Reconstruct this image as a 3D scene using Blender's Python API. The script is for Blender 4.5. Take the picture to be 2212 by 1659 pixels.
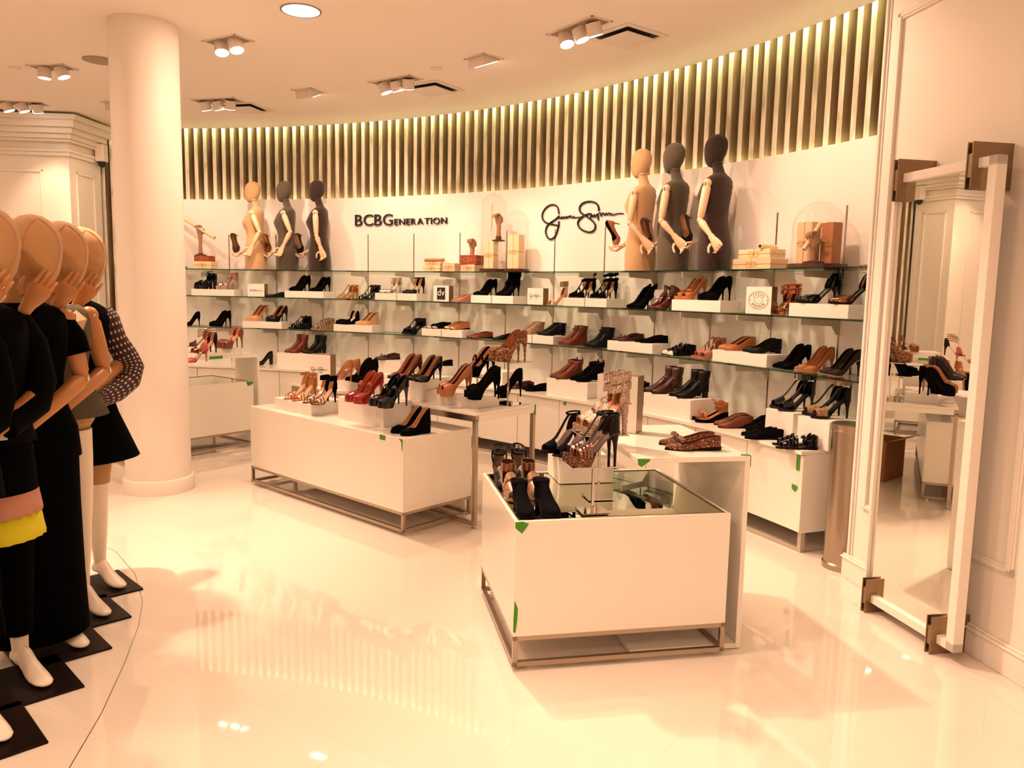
import bpy, bmesh, math, random
from mathutils import Vector, Matrix
from math import sin, cos, pi, radians, sqrt, atan2
random.seed(7)
for o in list(bpy.data.objects): bpy.data.objects.remove(o)
SC = bpy.context.scene
COL = SC.collection

# ---------------------------------------------------------------- camera
CAM_H, F_PX, PITCH, ROLL = 1.55, 1688.4, 0.1197, 0.0195
fw = Vector((0, cos(PITCH), -sin(PITCH))); up0 = Vector((0, sin(PITCH), cos(PITCH))); rt0 = Vector((1, 0, 0))
rt = rt0*cos(ROLL) + up0*sin(ROLL); upv = -rt0*sin(ROLL) + up0*cos(ROLL)
cd = bpy.data.cameras.new('camera'); cam = bpy.data.objects.new('camera', cd); COL.objects.link(cam)
cd.sensor_width = 36; cd.sensor_fit = 'HORIZONTAL'; cd.lens = F_PX/2212*36; cd.clip_start = 0.05; cd.clip_end = 60
cam.matrix_world = Matrix(((rt.x, upv.x, -fw.x, 0), (rt.y, upv.y, -fw.y, 0), (rt.z, upv.z, -fw.z, CAM_H), (0, 0, 0, 1)))
SC.camera = cam

# ---------------------------------------------------------------- world, colour management
SC.view_settings.view_transform = 'Standard'; SC.view_settings.look = 'None'
SC.view_settings.gamma = 1.0; SC.view_settings.use_curve_mapping = False
SC.view_settings.exposure = 0.0
wd = bpy.data.worlds.new('world'); SC.world = wd; wd.use_nodes = True
wd.node_tree.nodes['Background'].inputs[0].default_value = (1.0, 0.75, 0.5, 1)
wd.node_tree.nodes['Background'].inputs[1].default_value = 0.02

# room: circle that carries the curved display wall
CX, CY, RAD, TH0, BAY = -4.5236, 2.2345, 7.312, 1.4181, 0.61
CEIL = 3.37
def ang(k): return TH0 - k*BAY/RAD
def arc(k, d=0.0, z=0.0):
    t = ang(k); return Vector((CX+(RAD-d)*cos(t), CY+(RAD-d)*sin(t), z))
def tang_left(k): t = ang(k); return Vector((-sin(t), cos(t), 0))
def inward(k): t = ang(k); return Vector((-cos(t), -sin(t), 0))

WARM = (1.0, 0.635, 0.425)
def lamp(kind, name, loc, energy, target=None, size=0.06, spot=1.2, blend=0.6, color=WARM, parent=None):
    l = bpy.data.lights.new(name, kind); l.energy = energy; l.color = color
    if kind == 'SPOT': l.spot_size = spot; l.spot_blend = blend; l.shadow_soft_size = size
    elif kind == 'AREA': l.shape = 'DISK'; l.size = size
    else: l.shadow_soft_size = size
    o = bpy.data.objects.new(name, l); COL.objects.link(o); o.location = loc
    d = (Vector(target)-Vector(loc)) if target is not None else Vector((0, 0, -1))
    o.rotation_euler = d.to_track_quat('-Z', 'Y').to_euler()
    if parent: o.parent = parent; o.matrix_parent_inverse = parent.matrix_world.inverted()
    return o
def dirv(a): return Vector((cos(radians(a)), sin(radians(a)), 0))
def P3(r, deg, z=CEIL): return (CX+r*cos(radians(deg)), CY+r*sin(radians(deg)), z)
# every fixture on the ceiling: kind, x, y, list of (aim point, power)
S_T, S_W, S_D = 128, 105, 60
FIX = [
 ('triple', P3(6.03, 35.0), 35, [(arc(9.5, .15, 2.1), S_W*.9), (arc(11.2, .3, .9), S_T), ((1.3, 4.2, 0), S_T)], 'triple spotlight box nearest the ceiling vent on the right'),
 ('triple', P3(6.03, 55.2), 55, [(arc(4.0, .1, 2.0), S_W), (arc(5.8, .1, 1.8), S_W), (arc(7.2, .2, 1.4), S_T)], 'triple spotlight box beside the middle ceiling vent'),
 ('triple', P3(6.03, 75.3), 75, [(arc(-.3, .1, 2.0), S_W), (arc(1.6, .1, 1.9), S_W)], 'spotlight box right of the white column, nearest the slats'),
 ('triple', P3(6.14, 95.6), 96, [((-5.2, 8.9, 2.2), S_W*.7), ((-4.2, 8.9, .8), S_T*.6)], 'leftmost spotlight box near the white panelled pier'),
 ('wash', P3(6.0, 44.9), 45, [(arc(8.2, .05, 1.5), S_W)], 'square wall washer between the middle and right vents'),
 ('wash', P3(5.97, 64.6), 65, [(arc(3.0, .05, 1.5), S_W)], 'square wall washer right of the column, before the slatted wall'),
 ('wash', P3(6.08, 86.0), 86, [(arc(-1.6, .05, 1.8), S_W*.5)], 'wall washer partly hidden behind the white column'),
 ('wash', P3(6.0, 24.9), 25, [(arc(12.6, .05, 1.7), S_W)], 'wall washer outside the frame, above the right end of the shelves'),
 ('double', (-2.188, 6.142, CEIL), 60, [((-1.2, 5.3, .6), S_T), ((-1.5, 4.9, 0), S_T)], 'twin spotlight box right of the column, below the round downlight'),
 ('double', (-3.993, 6.967, CEIL), 80, [((-2.9, 7.2, .6), S_T), ((-4.2, 7.0, .0), S_T*.7)], 'twin spotlight box left of the column beside the speaker'),
 ('double', P3(4.5, 30), 30, [((.5, 3.4, .6), S_T*1.1), ((1.6, 3.4, 0), S_T*3.4)], 'twin spotlight box outside the frame, above the glass-topped case'),
 ('double', P3(3.9, 8), 10, [((.1, 2.3, .2), S_T*1.3), ((1.1, 2.2, 0), S_T*1.1)], 'twin spotlight box outside the frame, just before the right wall'),
 ('double', P3(2.6, 44), 45, [((-2.2, 4.25, 0), S_T*3.6), ((-1.2, 3.4, 0), S_T*.9)], 'twin spotlight box outside the frame, above the row of mannequins'),
 ('double', P3(5.2, -12), 10, [((1.4, 2.6, 1.0), S_T*.5), ((.4, 1.0, 0), S_T*.6)], 'twin spotlight box outside the frame, over the viewer'),
 ('double', (-1.3, .6, CEIL), 20, [((-1.4, 2.2, 0), S_T*1.0), ((-.6, 1.8, 0), S_T*.7)], 'twin spotlight box outside the frame, left of the viewer'),
]
DOWN = [((-1.452, 5.455, CEIL), 'large round glowing downlight in the ceiling right of the column'),
        ((-4.9, 4.6, CEIL), 'added round fill downlight outside the frame, left of the column'), ((-1.6, 1.0, CEIL), 'added round fill downlight outside the frame, over the floor beside the mannequins'), ((1.0, -.8, CEIL), 'added round fill downlight outside the frame, behind the viewer near the right wall'), ((-3.5, -1.2, CEIL), 'added round fill downlight outside the frame, behind and left of the viewer'),
        ((-7.0, 6.0, CEIL), 'added round fill downlight outside the frame, before the panelled pier'), ((-7.2, 1.5, CEIL), 'added round fill downlight outside the frame, far to the left of the viewer')]  # all but the first are unseen, added as general fill for the closed room
DOWN_POWER = 45
COVE_STRENGTH = 42.0; COVE_LOW = 30.0
# ---------------------------------------------------------------- materials
MATS = {}
def mat(name, col, rough=.5, metal=0.0, coat=0.0, spec=.5, trans=0.0, emit=None, es=0.0, ior=1.45, bump=None, alpha=1.0, sheen=0.0):
    if name in MATS: return MATS[name]
    m = bpy.data.materials.new(name); m.use_nodes = True; b = m.node_tree.nodes['Principled BSDF']
    b.inputs['Base Color'].default_value = (*col, 1); b.inputs['Roughness'].default_value = rough
    b.inputs['Metallic'].default_value = metal; b.inputs['Coat Weight'].default_value = coat; b.inputs['Coat Roughness'].default_value = .05
    b.inputs['Specular IOR Level'].default_value = spec; b.inputs['Transmission Weight'].default_value = trans; b.inputs['IOR'].default_value = ior
    b.inputs['Sheen Weight'].default_value = sheen
    if emit: b.inputs['Emission Color'].default_value = (*emit, 1); b.inputs['Emission Strength'].default_value = es
    N, L = m.node_tree.nodes, m.node_tree.links
    sc, st = bump if bump else (60, .02)
    tc = N.new('ShaderNodeTexCoord'); nz = N.new('ShaderNodeTexNoise'); nz.inputs['Scale'].default_value = sc; nz.inputs['Detail'].default_value = 4
    bp = N.new('ShaderNodeBump'); bp.inputs['Strength'].default_value = st; bp.inputs['Distance'].default_value = .002
    L.new(tc.outputs['Object'], nz.inputs['Vector']); L.new(nz.outputs['Fac'], bp.inputs['Height'])
    if trans < .5 and bump: L.new(bp.outputs['Normal'], b.inputs['Normal'])
    MATS[name] = m; return m
def mat_var(name, cols, scale=8, rough=.5, metal=0.0, kind='noise', detail=4, stretch=(1, 1, 1), stops=None, coat=0.0, bump=.1):
    """two or more colours mixed by a noise / voronoi pattern"""
    if name in MATS: return MATS[name]
    m = bpy.data.materials.new(name); m.use_nodes = True; N, L = m.node_tree.nodes, m.node_tree.links; b = N['Principled BSDF']
    b.inputs['Roughness'].default_value = rough; b.inputs['Metallic'].default_value = metal; b.inputs['Coat Weight'].default_value = coat
    tc = N.new('ShaderNodeTexCoord'); mp = N.new('ShaderNodeMapping'); mp.inputs['Scale'].default_value = stretch
    L.new(tc.outputs['Object'], mp.inputs['Vector'])
    if kind == 'noise':
        t = N.new('ShaderNodeTexNoise'); t.inputs['Detail'].default_value = detail; out = t.outputs['Fac']
    else:
        t = N.new('ShaderNodeTexVoronoi'); t.feature = 'F1'; out = t.outputs['Distance']
    t.inputs['Scale'].default_value = scale; L.new(mp.outputs[0], t.inputs['Vector'])
    r = N.new('ShaderNodeValToRGB'); L.new(out, r.inputs[0]); L.new(r.outputs[0], b.inputs['Base Color'])
    n = len(cols); stops = stops or [.35+.3*i/(n-1) for i in range(n)]
    while len(r.color_ramp.elements) < n: r.color_ramp.elements.new(.5)
    for e, c, s in zip(r.color_ramp.elements, cols, stops): e.position = s; e.color = (*c, 1)
    bp = N.new('ShaderNodeBump'); bp.inputs['Strength'].default_value = bump; bp.inputs['Distance'].default_value = .003
    L.new(out, bp.inputs['Height']); L.new(bp.outputs['Normal'], b.inputs['Normal'])
    MATS[name] = m; return m
M = MATS
mat('wall_paint', (.84, .78, .71), .55, bump=(90, .03)); mat('ceiling_paint', (.87, .80, .72), .8, bump=(120, .03))
mat('lacquer', (.85, .81, .73), .22, coat=.3, bump=(3, .01)); mat('panel_white', (.87, .83, .79), .35, bump=(50, .01))
mat('riser_white', (.86, .81, .75), .3, bump=(40, .01)); mat('pier_paint', (.82, .76, .66), .5, bump=(60, .02))
mat('steel', (.42, .35, .28), .28, 1.0, bump=(200, .03)); mat('chrome', (.75, .72, .68), .08, 1.0); mat('bracket_grey', (.52, .46, .38), .45, .3)
mat('bronze', (.30, .21, .13), .35, .9); mat('dark_line', (.05, .04, .03), .5); mat('black_metal', (.03, .025, .022), .4)
mat('mirror', (.90, .90, .86), .01, 1.0); mat('mirror_top', (.74, .77, .62), .012, 1.0)
mat('letter_black', (.012, .010, .014), .35); mat('tape', (.06, .26, .01), .6, bump=(80, .1))
mat('lamp_glow', (1, 1, 1), .5, emit=(1.0, .86, .72), es=16); mat('down_glow', (1, 1, 1), .5, emit=(1.0, .93, .85), es=5)
mat('cove_glow', (1, 1, 1), .5, emit=(1.0, .95, .50), es=COVE_STRENGTH); mat('cove_glow_low', (1, 1, 1), .5, emit=(1.0, .92, .48), es=COVE_LOW)
mat('fixture_white', (.78, .68, .60), .5); mat('fixture_inner', (.35, .27, .2), .6); mat('vent_dark', (.02, .018, .015), .6)
mat('wood_light', (.50, .22, .075), .38, bump=(25, .1)); mat('wood_arm_pale', (.80, .55, .36), .4, bump=(25, .1))
mat('fabric_beige', (.58, .36, .18), .85, bump=(400, .5), sheen=.3); mat('fabric_grey', (.085, .066, .042), .85, bump=(400, .5), sheen=.2)
mat('fabric_brown', (.026, .010, .007), .85, bump=(400, .5), sheen=.2); mat('fabric_tan', (.46, .25, .10), .85, bump=(400, .5), sheen=.2)
mat('leg_white', (.82, .72, .60), .35); mat('cloth_black', (.0012, .0012, .0014), .95, spec=.04, bump=(200, .2)); mat('cloth_dark', (.0018, .0015, .0012), .9, spec=.06, bump=(200, .3))
mat('cloth_olive', (.075, .060, .035), .85, bump=(200, .3)); mat('cloth_white', (.75, .68, .62), .8); mat('cloth_pink', (.55, .26, .18), .8)
mat('cloth_yellow', (.72, .66, .01), .7); mat('plate_dark', (.008, .003, .002), .4, spec=.15); mat('cardboard', (.34, .15, .05), .8, bump=(50, .2))
mat('paper', (.72, .52, .33), .7, bump=(20, .2)); mat('paper_dark', (.42, .17, .07), .7, bump=(20, .2)); mat('paper_pale', (.80, .62, .40), .7, bump=(20, .2)); mat('twine', (.55, .33, .10), .8)
mat('red_cover', (.30, .05, .02), .6); mat('dark_wood', (.07, .02, .012), .35, bump=(20, .1)); mat('hand_wood', (.36, .19, .10), .45, bump=(25, .1))
# shoe leathers
mat('sh_black', (.002, .002, .0025), .42, spec=.28, bump=(120, .1)); mat('sh_suede', (.0015, .0015, .002), .9, spec=.08, bump=(300, .3)); mat('sh_patent', (.002, .002, .003), .08, coat=.5, spec=.3)
mat('sh_red', (.32, .012, .008), .1, coat=1); mat('sh_burgundy', (.075, .006, .004), .15, coat=.8); mat('sh_plum', (.016, .004, .005), .6, bump=(200, .2))
mat('sh_cognac', (.15, .028, .009), .45, coat=.1, bump=(80, .1)); mat('sh_tan', (.42, .145, .05), .3, coat=.5); mat('sh_camel', (.38, .145, .045), .6, bump=(200, .2))
mat('sh_nude', (.62, .34, .19), .2, coat=.7); mat('sh_blush', (.40, .17, .10), .45); mat('sh_taupe', (.36, .22, .12), .55, bump=(100, .2)); mat('sh_brown', (.045, .012, .006), .4, coat=.2, bump=(100, .1))
mat('sh_gold', (.75, .42, .14), .2, .9); mat('sh_silver', (.68, .56, .48), .18, .9); mat('sh_rose', (.62, .24, .12), .2, .85); mat('sh_bronze', (.30, .13, .08), .2, .85)
mat('sh_lining', (.46, .22, .11), .6); mat('sh_lining_dark', (.022, .007, .004), .6, spec=.1); mat('sh_pinksole', (.70, .28, .18), .4); mat('sh_white', (.75, .62, .50), .3)
mat('sh_sole', (.006, .004, .003), .6, spec=.1); mat('sh_clear', (.80, .70, .60), .1, coat=1); mat('sh_pink', (.6, .12, .10), .3)
mat_var('sh_leopard', [(.30, .11, .03), (.008, .004, .002), (.008, .004, .002), (.34, .13, .04)], 62, .5, 0, 'voronoi', stops=[.18, .26, .42, .50])
mat_var('sh_snake', [(.06, .03, .015), (.45, .28, .16), (.16, .08, .04)], 110, .35, 0, 'voronoi', stops=[.2, .45, .7], coat=.3)
mat_var('sh_glitter', [(.035, .007, .002), (.12, .030, .008), (.80, .5, .3)], 260, .3, .6, 'voronoi', stops=[.25, .6, .9], bump=.8)
mat_var('sh_glitter_silver', [(.18, .10, .06), (.42, .28, .18), (.95, .85, .8)], 300, .25, .8, 'voronoi', stops=[.25, .5, .8], bump=.8)
mat_var('slat_wood', [(.44, .36, .26), (.72, .64, .52), (.80, .73, .62)], 6, .65, stretch=(3, 3, .6), stops=[.3, .5, .7], bump=.2)
mat_var('slat_back', [(.07, .04, .016), (.15, .09, .038)], 5, .7, stretch=(3, 3, .5), bump=.2)
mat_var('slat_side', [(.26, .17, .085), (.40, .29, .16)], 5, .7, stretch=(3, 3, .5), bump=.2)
def mat_pattern():
    m = bpy.data.materials.new('cloth_dots'); m.use_nodes = True; N, L = m.node_tree.nodes, m.node_tree.links; b = N['Principled BSDF']; b.inputs['Roughness'].default_value = .8
    tc = N.new('ShaderNodeTexCoord'); mp = N.new('ShaderNodeMapping'); mp.inputs['Scale'].default_value = (48, 48, 48); L.new(tc.outputs['UV'], mp.inputs['Vector'])
    v = N.new('ShaderNodeTexVoronoi'); v.inputs['Randomness'].default_value = .0; v.inputs['Scale'].default_value = .5; L.new(mp.outputs[0], v.inputs['Vector'])
    r = N.new('ShaderNodeValToRGB'); r.color_ramp.interpolation = 'CONSTANT'; e = r.color_ramp.elements
    e[0].position = 0; e[0].color = (.62, .5, .45, 1); e[1].position = .22; e[1].color = (.02, .008, .008, 1)
    a = e.new(.45); a.color = (.10, .03, .02, 1); a = e.new(.52); a.color = (.006, .004, .005, 1)
    L.new(v.outputs['Distance'], r.inputs[0]); L.new(r.outputs[0], b.inputs['Base Color']); MATS['cloth_dots'] = m
mat_pattern()
def mat_glass(name, col, rough=0.0, ior=1.5):
    m = bpy.data.materials.new(name); m.use_nodes = True; N, L = m.node_tree.nodes, m.node_tree.links
    N.remove(N['Principled BSDF']); out = N['Material Output']
    lw = N.new('ShaderNodeLayerWeight'); pw = N.new('ShaderNodeMath'); pw.operation = 'POWER'; pw.inputs[1].default_value = 4.0; L.new(lw.outputs['Facing'], pw.inputs[0])
    fr = N.new('ShaderNodeMapRange'); fr.inputs[3].default_value = .03; fr.inputs[4].default_value = ior; L.new(pw.outputs[0], fr.inputs[0]); tr = N.new('ShaderNodeBsdfTransparent'); tr.inputs[0].default_value = (*col, 1)
    gl = N.new('ShaderNodeBsdfGlossy'); gl.inputs['Roughness'].default_value = rough; mx = N.new('ShaderNodeMixShader')
    L.new(fr.outputs[0], mx.inputs[0]); L.new(tr.outputs[0], mx.inputs[1]); L.new(gl.outputs[0], mx.inputs[2]); L.new(mx.outputs[0], out.inputs[0]); MATS[name] = m
mat_glass('glass_shelf', (.90, .96, .92), 0.0, .6); mat_glass('glass_edge', (.22, .42, .34), .05, .5); mat_glass('glass_dome', (.97, .965, .955), 0.0, .45)
def mat_floor():
    m = bpy.data.materials.new('floor_tile'); m.use_nodes = True; N, L = m.node_tree.nodes, m.node_tree.links; b = N['Principled BSDF']
    tc = N.new('ShaderNodeTexCoord'); mp = N.new('ShaderNodeMapping'); mp.inputs['Rotation'].default_value = (0, 0, radians(33)); L.new(tc.outputs['Object'], mp.inputs['Vector'])
    br = N.new('ShaderNodeTexBrick'); br.offset = .5; br.inputs['Scale'].default_value = 1.0; br.inputs['Brick Width'].default_value = .9; br.inputs['Row Height'].default_value = .45
    br.inputs['Mortar Size'].default_value = .0012; br.inputs['Mortar Smooth'].default_value = .3; br.inputs['Bias'].default_value = 0
    br.inputs['Color1'].default_value = (.77, .695, .615, 1); br.inputs['Color2'].default_value = (.755, .675, .59, 1); br.inputs['Mortar'].default_value = (.68, .58, .48, 1)
    L.new(mp.outputs[0], br.inputs['Vector']); L.new(br.outputs['Color'], b.inputs['Base Color'])
    nz = N.new('ShaderNodeTexNoise'); nz.inputs['Scale'].default_value = 2.5; L.new(tc.outputs['Object'], nz.inputs['Vector'])
    mr = N.new('ShaderNodeMapRange'); mr.inputs[3].default_value = .02; mr.inputs[4].default_value = .05; L.new(nz.outputs['Fac'], mr.inputs[0]); L.new(mr.outputs[0], b.inputs['Roughness'])
    b.inputs['Specular IOR Level'].default_value = .5; b.inputs['IOR'].default_value = 1.75
    MATS['floor_tile'] = m
mat_floor()

# ---------------------------------------------------------------- mesh helpers
class MB:
    def __init__(s): s.v = []; s.f = []; s.m = []; s.uv = None
    def add(s, vs, fs, mi=0):
        o = len(s.v); s.v += [tuple(v) for v in vs]; s.f += [tuple(i+o for i in f) for f in fs]; s.m += [mi]*len(fs); return s
    def box(s, c, d, rot=0.0, mi=0):
        x, y, z = d[0]/2, d[1]/2, d[2]/2; ca, sa = cos(rot), sin(rot); vs = []
        for X, Y, Z in [(-x, -y, -z), (x, -y, -z), (x, y, -z), (-x, y, -z), (-x, -y, z), (x, -y, z), (x, y, z), (-x, y, z)]:
            vs.append((c[0]+X*ca-Y*sa, c[1]+X*sa+Y*ca, c[2]+Z))
        return s.add(vs, [(0, 3, 2, 1), (4, 5, 6, 7), (0, 1, 5, 4), (1, 2, 6, 5), (2, 3, 7, 6), (3, 0, 4, 7)], mi)
    def bar(s, a, b, w, h, mi=0, up=(0, 0, 1)):
        a, b = Vector(a), Vector(b); d = (b-a).normalized(); u = Vector(up)
        if abs(d.dot(u)) > .98: u = Vector((1, 0, 0))
        r = d.cross(u).normalized(); u = r.cross(d).normalized(); vs = []
        for p in (a, b):
            for sx, sy in ((-1, -1), (1, -1), (1, 1), (-1, 1)): vs.append(p+r*(sx*w/2)+u*(sy*h/2))
        return s.add(vs, [(0, 3, 2, 1), (4, 5, 6, 7), (0, 1, 5, 4), (1, 2, 6, 5), (2, 3, 7, 6), (3, 0, 4, 7)], mi)
    def prism(s, pts, z0, z1, mi=0):
        n = len(pts); ar = sum(pts[i][0]*pts[(i+1) % n][1]-pts[(i+1) % n][0]*pts[i][1] for i in range(n))
        if ar < 0: pts = pts[::-1]
        vs = [(p[0], p[1], z0) for p in pts]+[(p[0], p[1], z1) for p in pts]
        fs = [tuple(range(n))[::-1], tuple(range(n, 2*n))]+[(i, (i+1) % n, n+(i+1) % n, n+i) for i in range(n)]
        return s.add(vs, fs, mi)
    def loft(s, rings, cap=True, mi=0, closed=True):
        n = len(rings[0]); vs = [p for r in rings for p in r]; fs = []
        for i in range(len(rings)-1):
            for j in range(n if closed else n-1):
                k = (j+1) % n; fs.append((i*n+j, i*n+k, (i+1)*n+k, (i+1)*n+j))
        if cap: fs += [tuple(range(n))[::-1], tuple(range((len(rings)-1)*n, len(rings)*n))]
        return s.add(vs, fs, mi)
    def tube(s, path, rad, n=8, mi=0, cap=True):
        path = [Vector(p) for p in path]; rings = []; u = None
        rad = rad if isinstance(rad, (list, tuple)) else [rad]*len(path)
        for i, p in enumerate(path):
            a = path[max(i-1, 0)]; b = path[min(i+1, len(path)-1)]; d = (b-a).normalized()
            if u is None: u = d.orthogonal().normalized()
            u = (u-d*u.dot(d)).normalized(); w = d.cross(u)
            rings.append([p+(u*cos(2*pi*j/n)+w*sin(2*pi*j/n))*rad[i] for j in range(n)])
        return s.loft(rings, cap, mi)
    def ring(s, c, rx, ry, z, n=24, rot=0.0, tilt=0.0):
        return [(c[0]+rx*cos(a)*cos(rot)-ry*sin(a)*sin(rot), c[1]+rx*cos(a)*sin(rot)+ry*sin(a)*cos(rot), z+tilt*rx*cos(a)) for a in [2*pi*j/n for j in range(n)]]
    def lathe(s, prof, n=32, c=(0, 0), mi=0, cap=True):
        return s.loft([[(c[0]+r*cos(2*pi*j/n), c[1]+r*sin(2*pi*j/n), z) for j in range(n)] for r, z in prof], cap, mi)
    def ball(s, c, r, n=12, sc=(1, 1, 1), mi=0):
        rs = []
        for i in range(n+1):
            a = -pi/2+pi*i/n; rr = max(cos(a), .02)
            rs.append([(c[0]+r*sc[0]*rr*cos(2*pi*j/(2*n)), c[1]+r*sc[1]*rr*sin(2*pi*j/(2*n)), c[2]+r*sc[2]*sin(a)) for j in range(2*n)])
        return s.loft(rs, True, mi)
    def mesh(s, name, mats, smooth=None, bevel=0):
        me = bpy.data.meshes.new(name); me.from_pydata(s.v, [], s.f)
        for x in (mats if isinstance(mats, (list, tuple)) else [mats]): me.materials.append(MATS[x] if isinstance(x, str) else x)
        me.polygons.foreach_set('material_index', s.m)
        if smooth is not None:
            me.polygons.foreach_set('use_smooth', [True]*len(me.polygons)); me.set_sharp_from_angle(angle=radians(smooth))
        me.update(); return me
def link(name, me, parent=None, loc=None):
    o = bpy.data.objects.new(name, me); COL.objects.link(o)
    if parent is not None: o.parent = parent
    if loc is not None: o.location = loc
    return o
def bevel(o, w=.002, seg=2):
    b = o.modifiers.new('bevel', 'BEVEL'); b.width = w; b.segments = seg; b.limit_method = 'ANGLE'; b.angle_limit = radians(40); return o
def part(name, mb, mats, parent, smooth=None, bev=0, label=None):
    o = link(name, mb.mesh(name, mats, smooth), parent)
    if bev: bevel(o, bev)
    if label: o['label'] = label
    return o
def tag(o, label, cat, group=None):
    o['label'] = label; o['category'] = cat
    if group: o['group'] = group
    return o
def thing(name, loc, rz, label, cat, group=None):
    o = bpy.data.objects.new(name, None); COL.objects.link(o); o.location = loc; o.rotation_euler = (0, 0, rz); o.empty_display_size = .05
    return tag(o, label, cat, group)
def struct(name, mb, mats, smooth=None, bev=0):
    o = link(name, mb.mesh(name, mats, smooth))
    if bev: bevel(o, bev)
    o['kind'] = 'structure'; return o
def copy_tree(o, parent=None):
    c = o.copy(); COL.objects.link(c)
    if parent is not None: c.parent = parent
    for ch in list(o.children): copy_tree(ch, c)
    return c
def interp(x, xs, ys):
    if x <= xs[0]: return ys[0]
    for i in range(len(xs)-1):
        if x <= xs[i+1]:
            t = (x-xs[i])/(xs[i+1]-xs[i]); return ys[i]+(ys[i+1]-ys[i])*t
    return ys[-1]
def sm(x, a, b):
    t = min(max((x-a)/(b-a), 0), 1); return t*t*(3-2*t)
# ---------------------------------------------------------------- room shell
K0, K1 = -7.0, 15.6            # bays covered by the slatted wall
def arcpts(r_off, k0, k1, n): return [arc(k0+(k1-k0)*i/n, -r_off) for i in range(n+1)]
def curved(mb, d_in, d_out, k0, k1, z0, z1, n=80, mi=0):
    a = [arc(k0+(k1-k0)*i/n, d_in) for i in range(n+1)]; b = [arc(k0+(k1-k0)*i/n, d_out) for i in range(n+1)]
    rings = [[(p.x, p.y, z0), (q.x, q.y, z0), (q.x, q.y, z1), (p.x, p.y, z1)] for p, q in zip(a, b)]
    return mb.loft(rings, True, mi)
XL, YB, XR = -9.2, -4.0, 3.7
AE, AS = arc(K0), arc(K1)
outline = [(p.x, p.y) for p in [arc(K0+(K1-K0)*i/140) for i in range(141)]]+[(XR, AS.y), (XR, YB), (XL, YB), (XL, AE.y)]
wide = [(p.x, p.y) for p in [arc(K0+(K1-K0)*i/60, -.3) for i in range(61)]]+[(XR+.2, AS.y), (XR+.2, YB-.2), (XL-.2, YB-.2), (XL-.2, AE.y)]
struct('floor', MB().prism(wide, -.1, 0), 'floor_tile')
struct('ceiling', MB().prism(outline, CEIL, CEIL+.012), 'ceiling_paint')
mb = MB(); curved(mb, .35, -.30, K0, K1, CEIL+.42, CEIL+.45); struct('ceiling_cove', mb, 'ceiling_paint')
mb = MB(); curved(mb, -.17, -.22, K0, K1, 0, CEIL+.44, 100, 0)
struct('wall_slatted', mb, 'slat_back')
step, ph = .185, 2.641
mb = MB(); nsl = int((K1-K0)/step)
for i in range(-int((ph-K0)/step), int((K1-ph)/step)+1):
    k = ph+i*step; p = arc(k, -.105); t = ang(k); rr = random.Random(i); w = .052+.004*rr.random(); dp = .045+.018*rr.random()
    tl = tang_left(k); iw = inward(k); z0, z1 = (.0 if k < -1.3 else 2.35), CEIL+.40
    bs = p-iw*.065; fr = bs+iw*(dp+.05)
    ringb = [bs-tl*w/2, bs+tl*w/2, fr+tl*w*.42, fr+tl*w*.22+iw*.006, fr-tl*w*.22+iw*.006, fr-tl*w*.42]
    mb.loft([[(q.x, q.y, z0) for q in ringb], [(q.x, q.y, z1) for q in ringb]], True)
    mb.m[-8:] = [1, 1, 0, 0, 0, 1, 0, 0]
struct('wall_slats', mb, ['slat_wood', 'slat_side'], 30)
PTOP = 2.55
mb = MB(); curved(mb, 0, -.045, -1.3, K1, 0, PTOP, 110); struct('wall_display', mb, 'panel_white', 30)
struct('wall_left', MB().box((XL-.05, (YB+AE.y)/2, 1.9), (.1, AE.y-YB, 3.8)), 'wall_paint')
struct('wall_rear', MB().box(((XL+XR)/2, YB-.05, 1.9), (XR-XL+.3, .1, 3.8)), 'wall_paint')
struct('wall_far_left', MB().box(((XL+AE.x)/2, AE.y+.06, 1.9), (AE.x-XL+.2, .1, 3.8)), 'wall_paint')
struct('wall_service', MB().box((XR+.05, (YB+AS.y)/2, 1.9), (.1, AS.y-YB+.3, 3.8)), 'wall_paint')
# cove light strips
def strip(name, d, z, es, label):
    mb = MB(); curved(mb, d, d+.02, K0+.3, K1-.2, z, z+.012, 90); return tag(link(name, mb.mesh(name, es)), label, 'light strip')
strip('cove_light', -.012, CEIL+.05, 'cove_glow', 'yellowish light strip hidden above the ceiling edge, washing the tops of the slats')
mb = MB(); curved(mb, -.06, -.075, -1.1, K1-.2, PTOP-.05, PTOP-.035, 90)
tag(link('cove_light', mb.mesh('cove_light', 'cove_glow_low')), 'light strip tucked behind the white panel top, glowing up the slat feet', 'light strip')

# right wall with mouldings and baseboard; local frame along the wall
WP, WU, WN = Vector((1.875, 4.205, 0)), Vector((.1761, -.9844, 0)), Vector((-.9844, -.1761, 0))
def wp(s, o, z): return WP+WU*s+WN*o+Vector((0, 0, z))
def wbox(mb, s0, s1, o0, o1, z0, z1, mi=0):
    q = [wp(s0, o0, 0), wp(s1, o0, 0), wp(s1, o1, 0), wp(s0, o1, 0)]; return mb.prism([(p.x, p.y) for p in q], z0, z1, mi)
mb = MB(); wbox(mb, 0, 8.35, -.16, 0, 0, CEIL); struct('wall_right', mb, 'wall_paint', bev=.006)
mb = MB(); wbox(mb, -.012, 8.3, 0, .016, 0, .112); wbox(mb, -.018, 8.3, 0, .024, .112, .124); wbox(mb, -.012, 8.3, 0, .013, .124, .136)
wbox(mb, -.012, 0, -.16, 0, 0, .125)
struct('baseboard_right', mb, 'wall_paint', bev=.004)
mb = MB()
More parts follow.
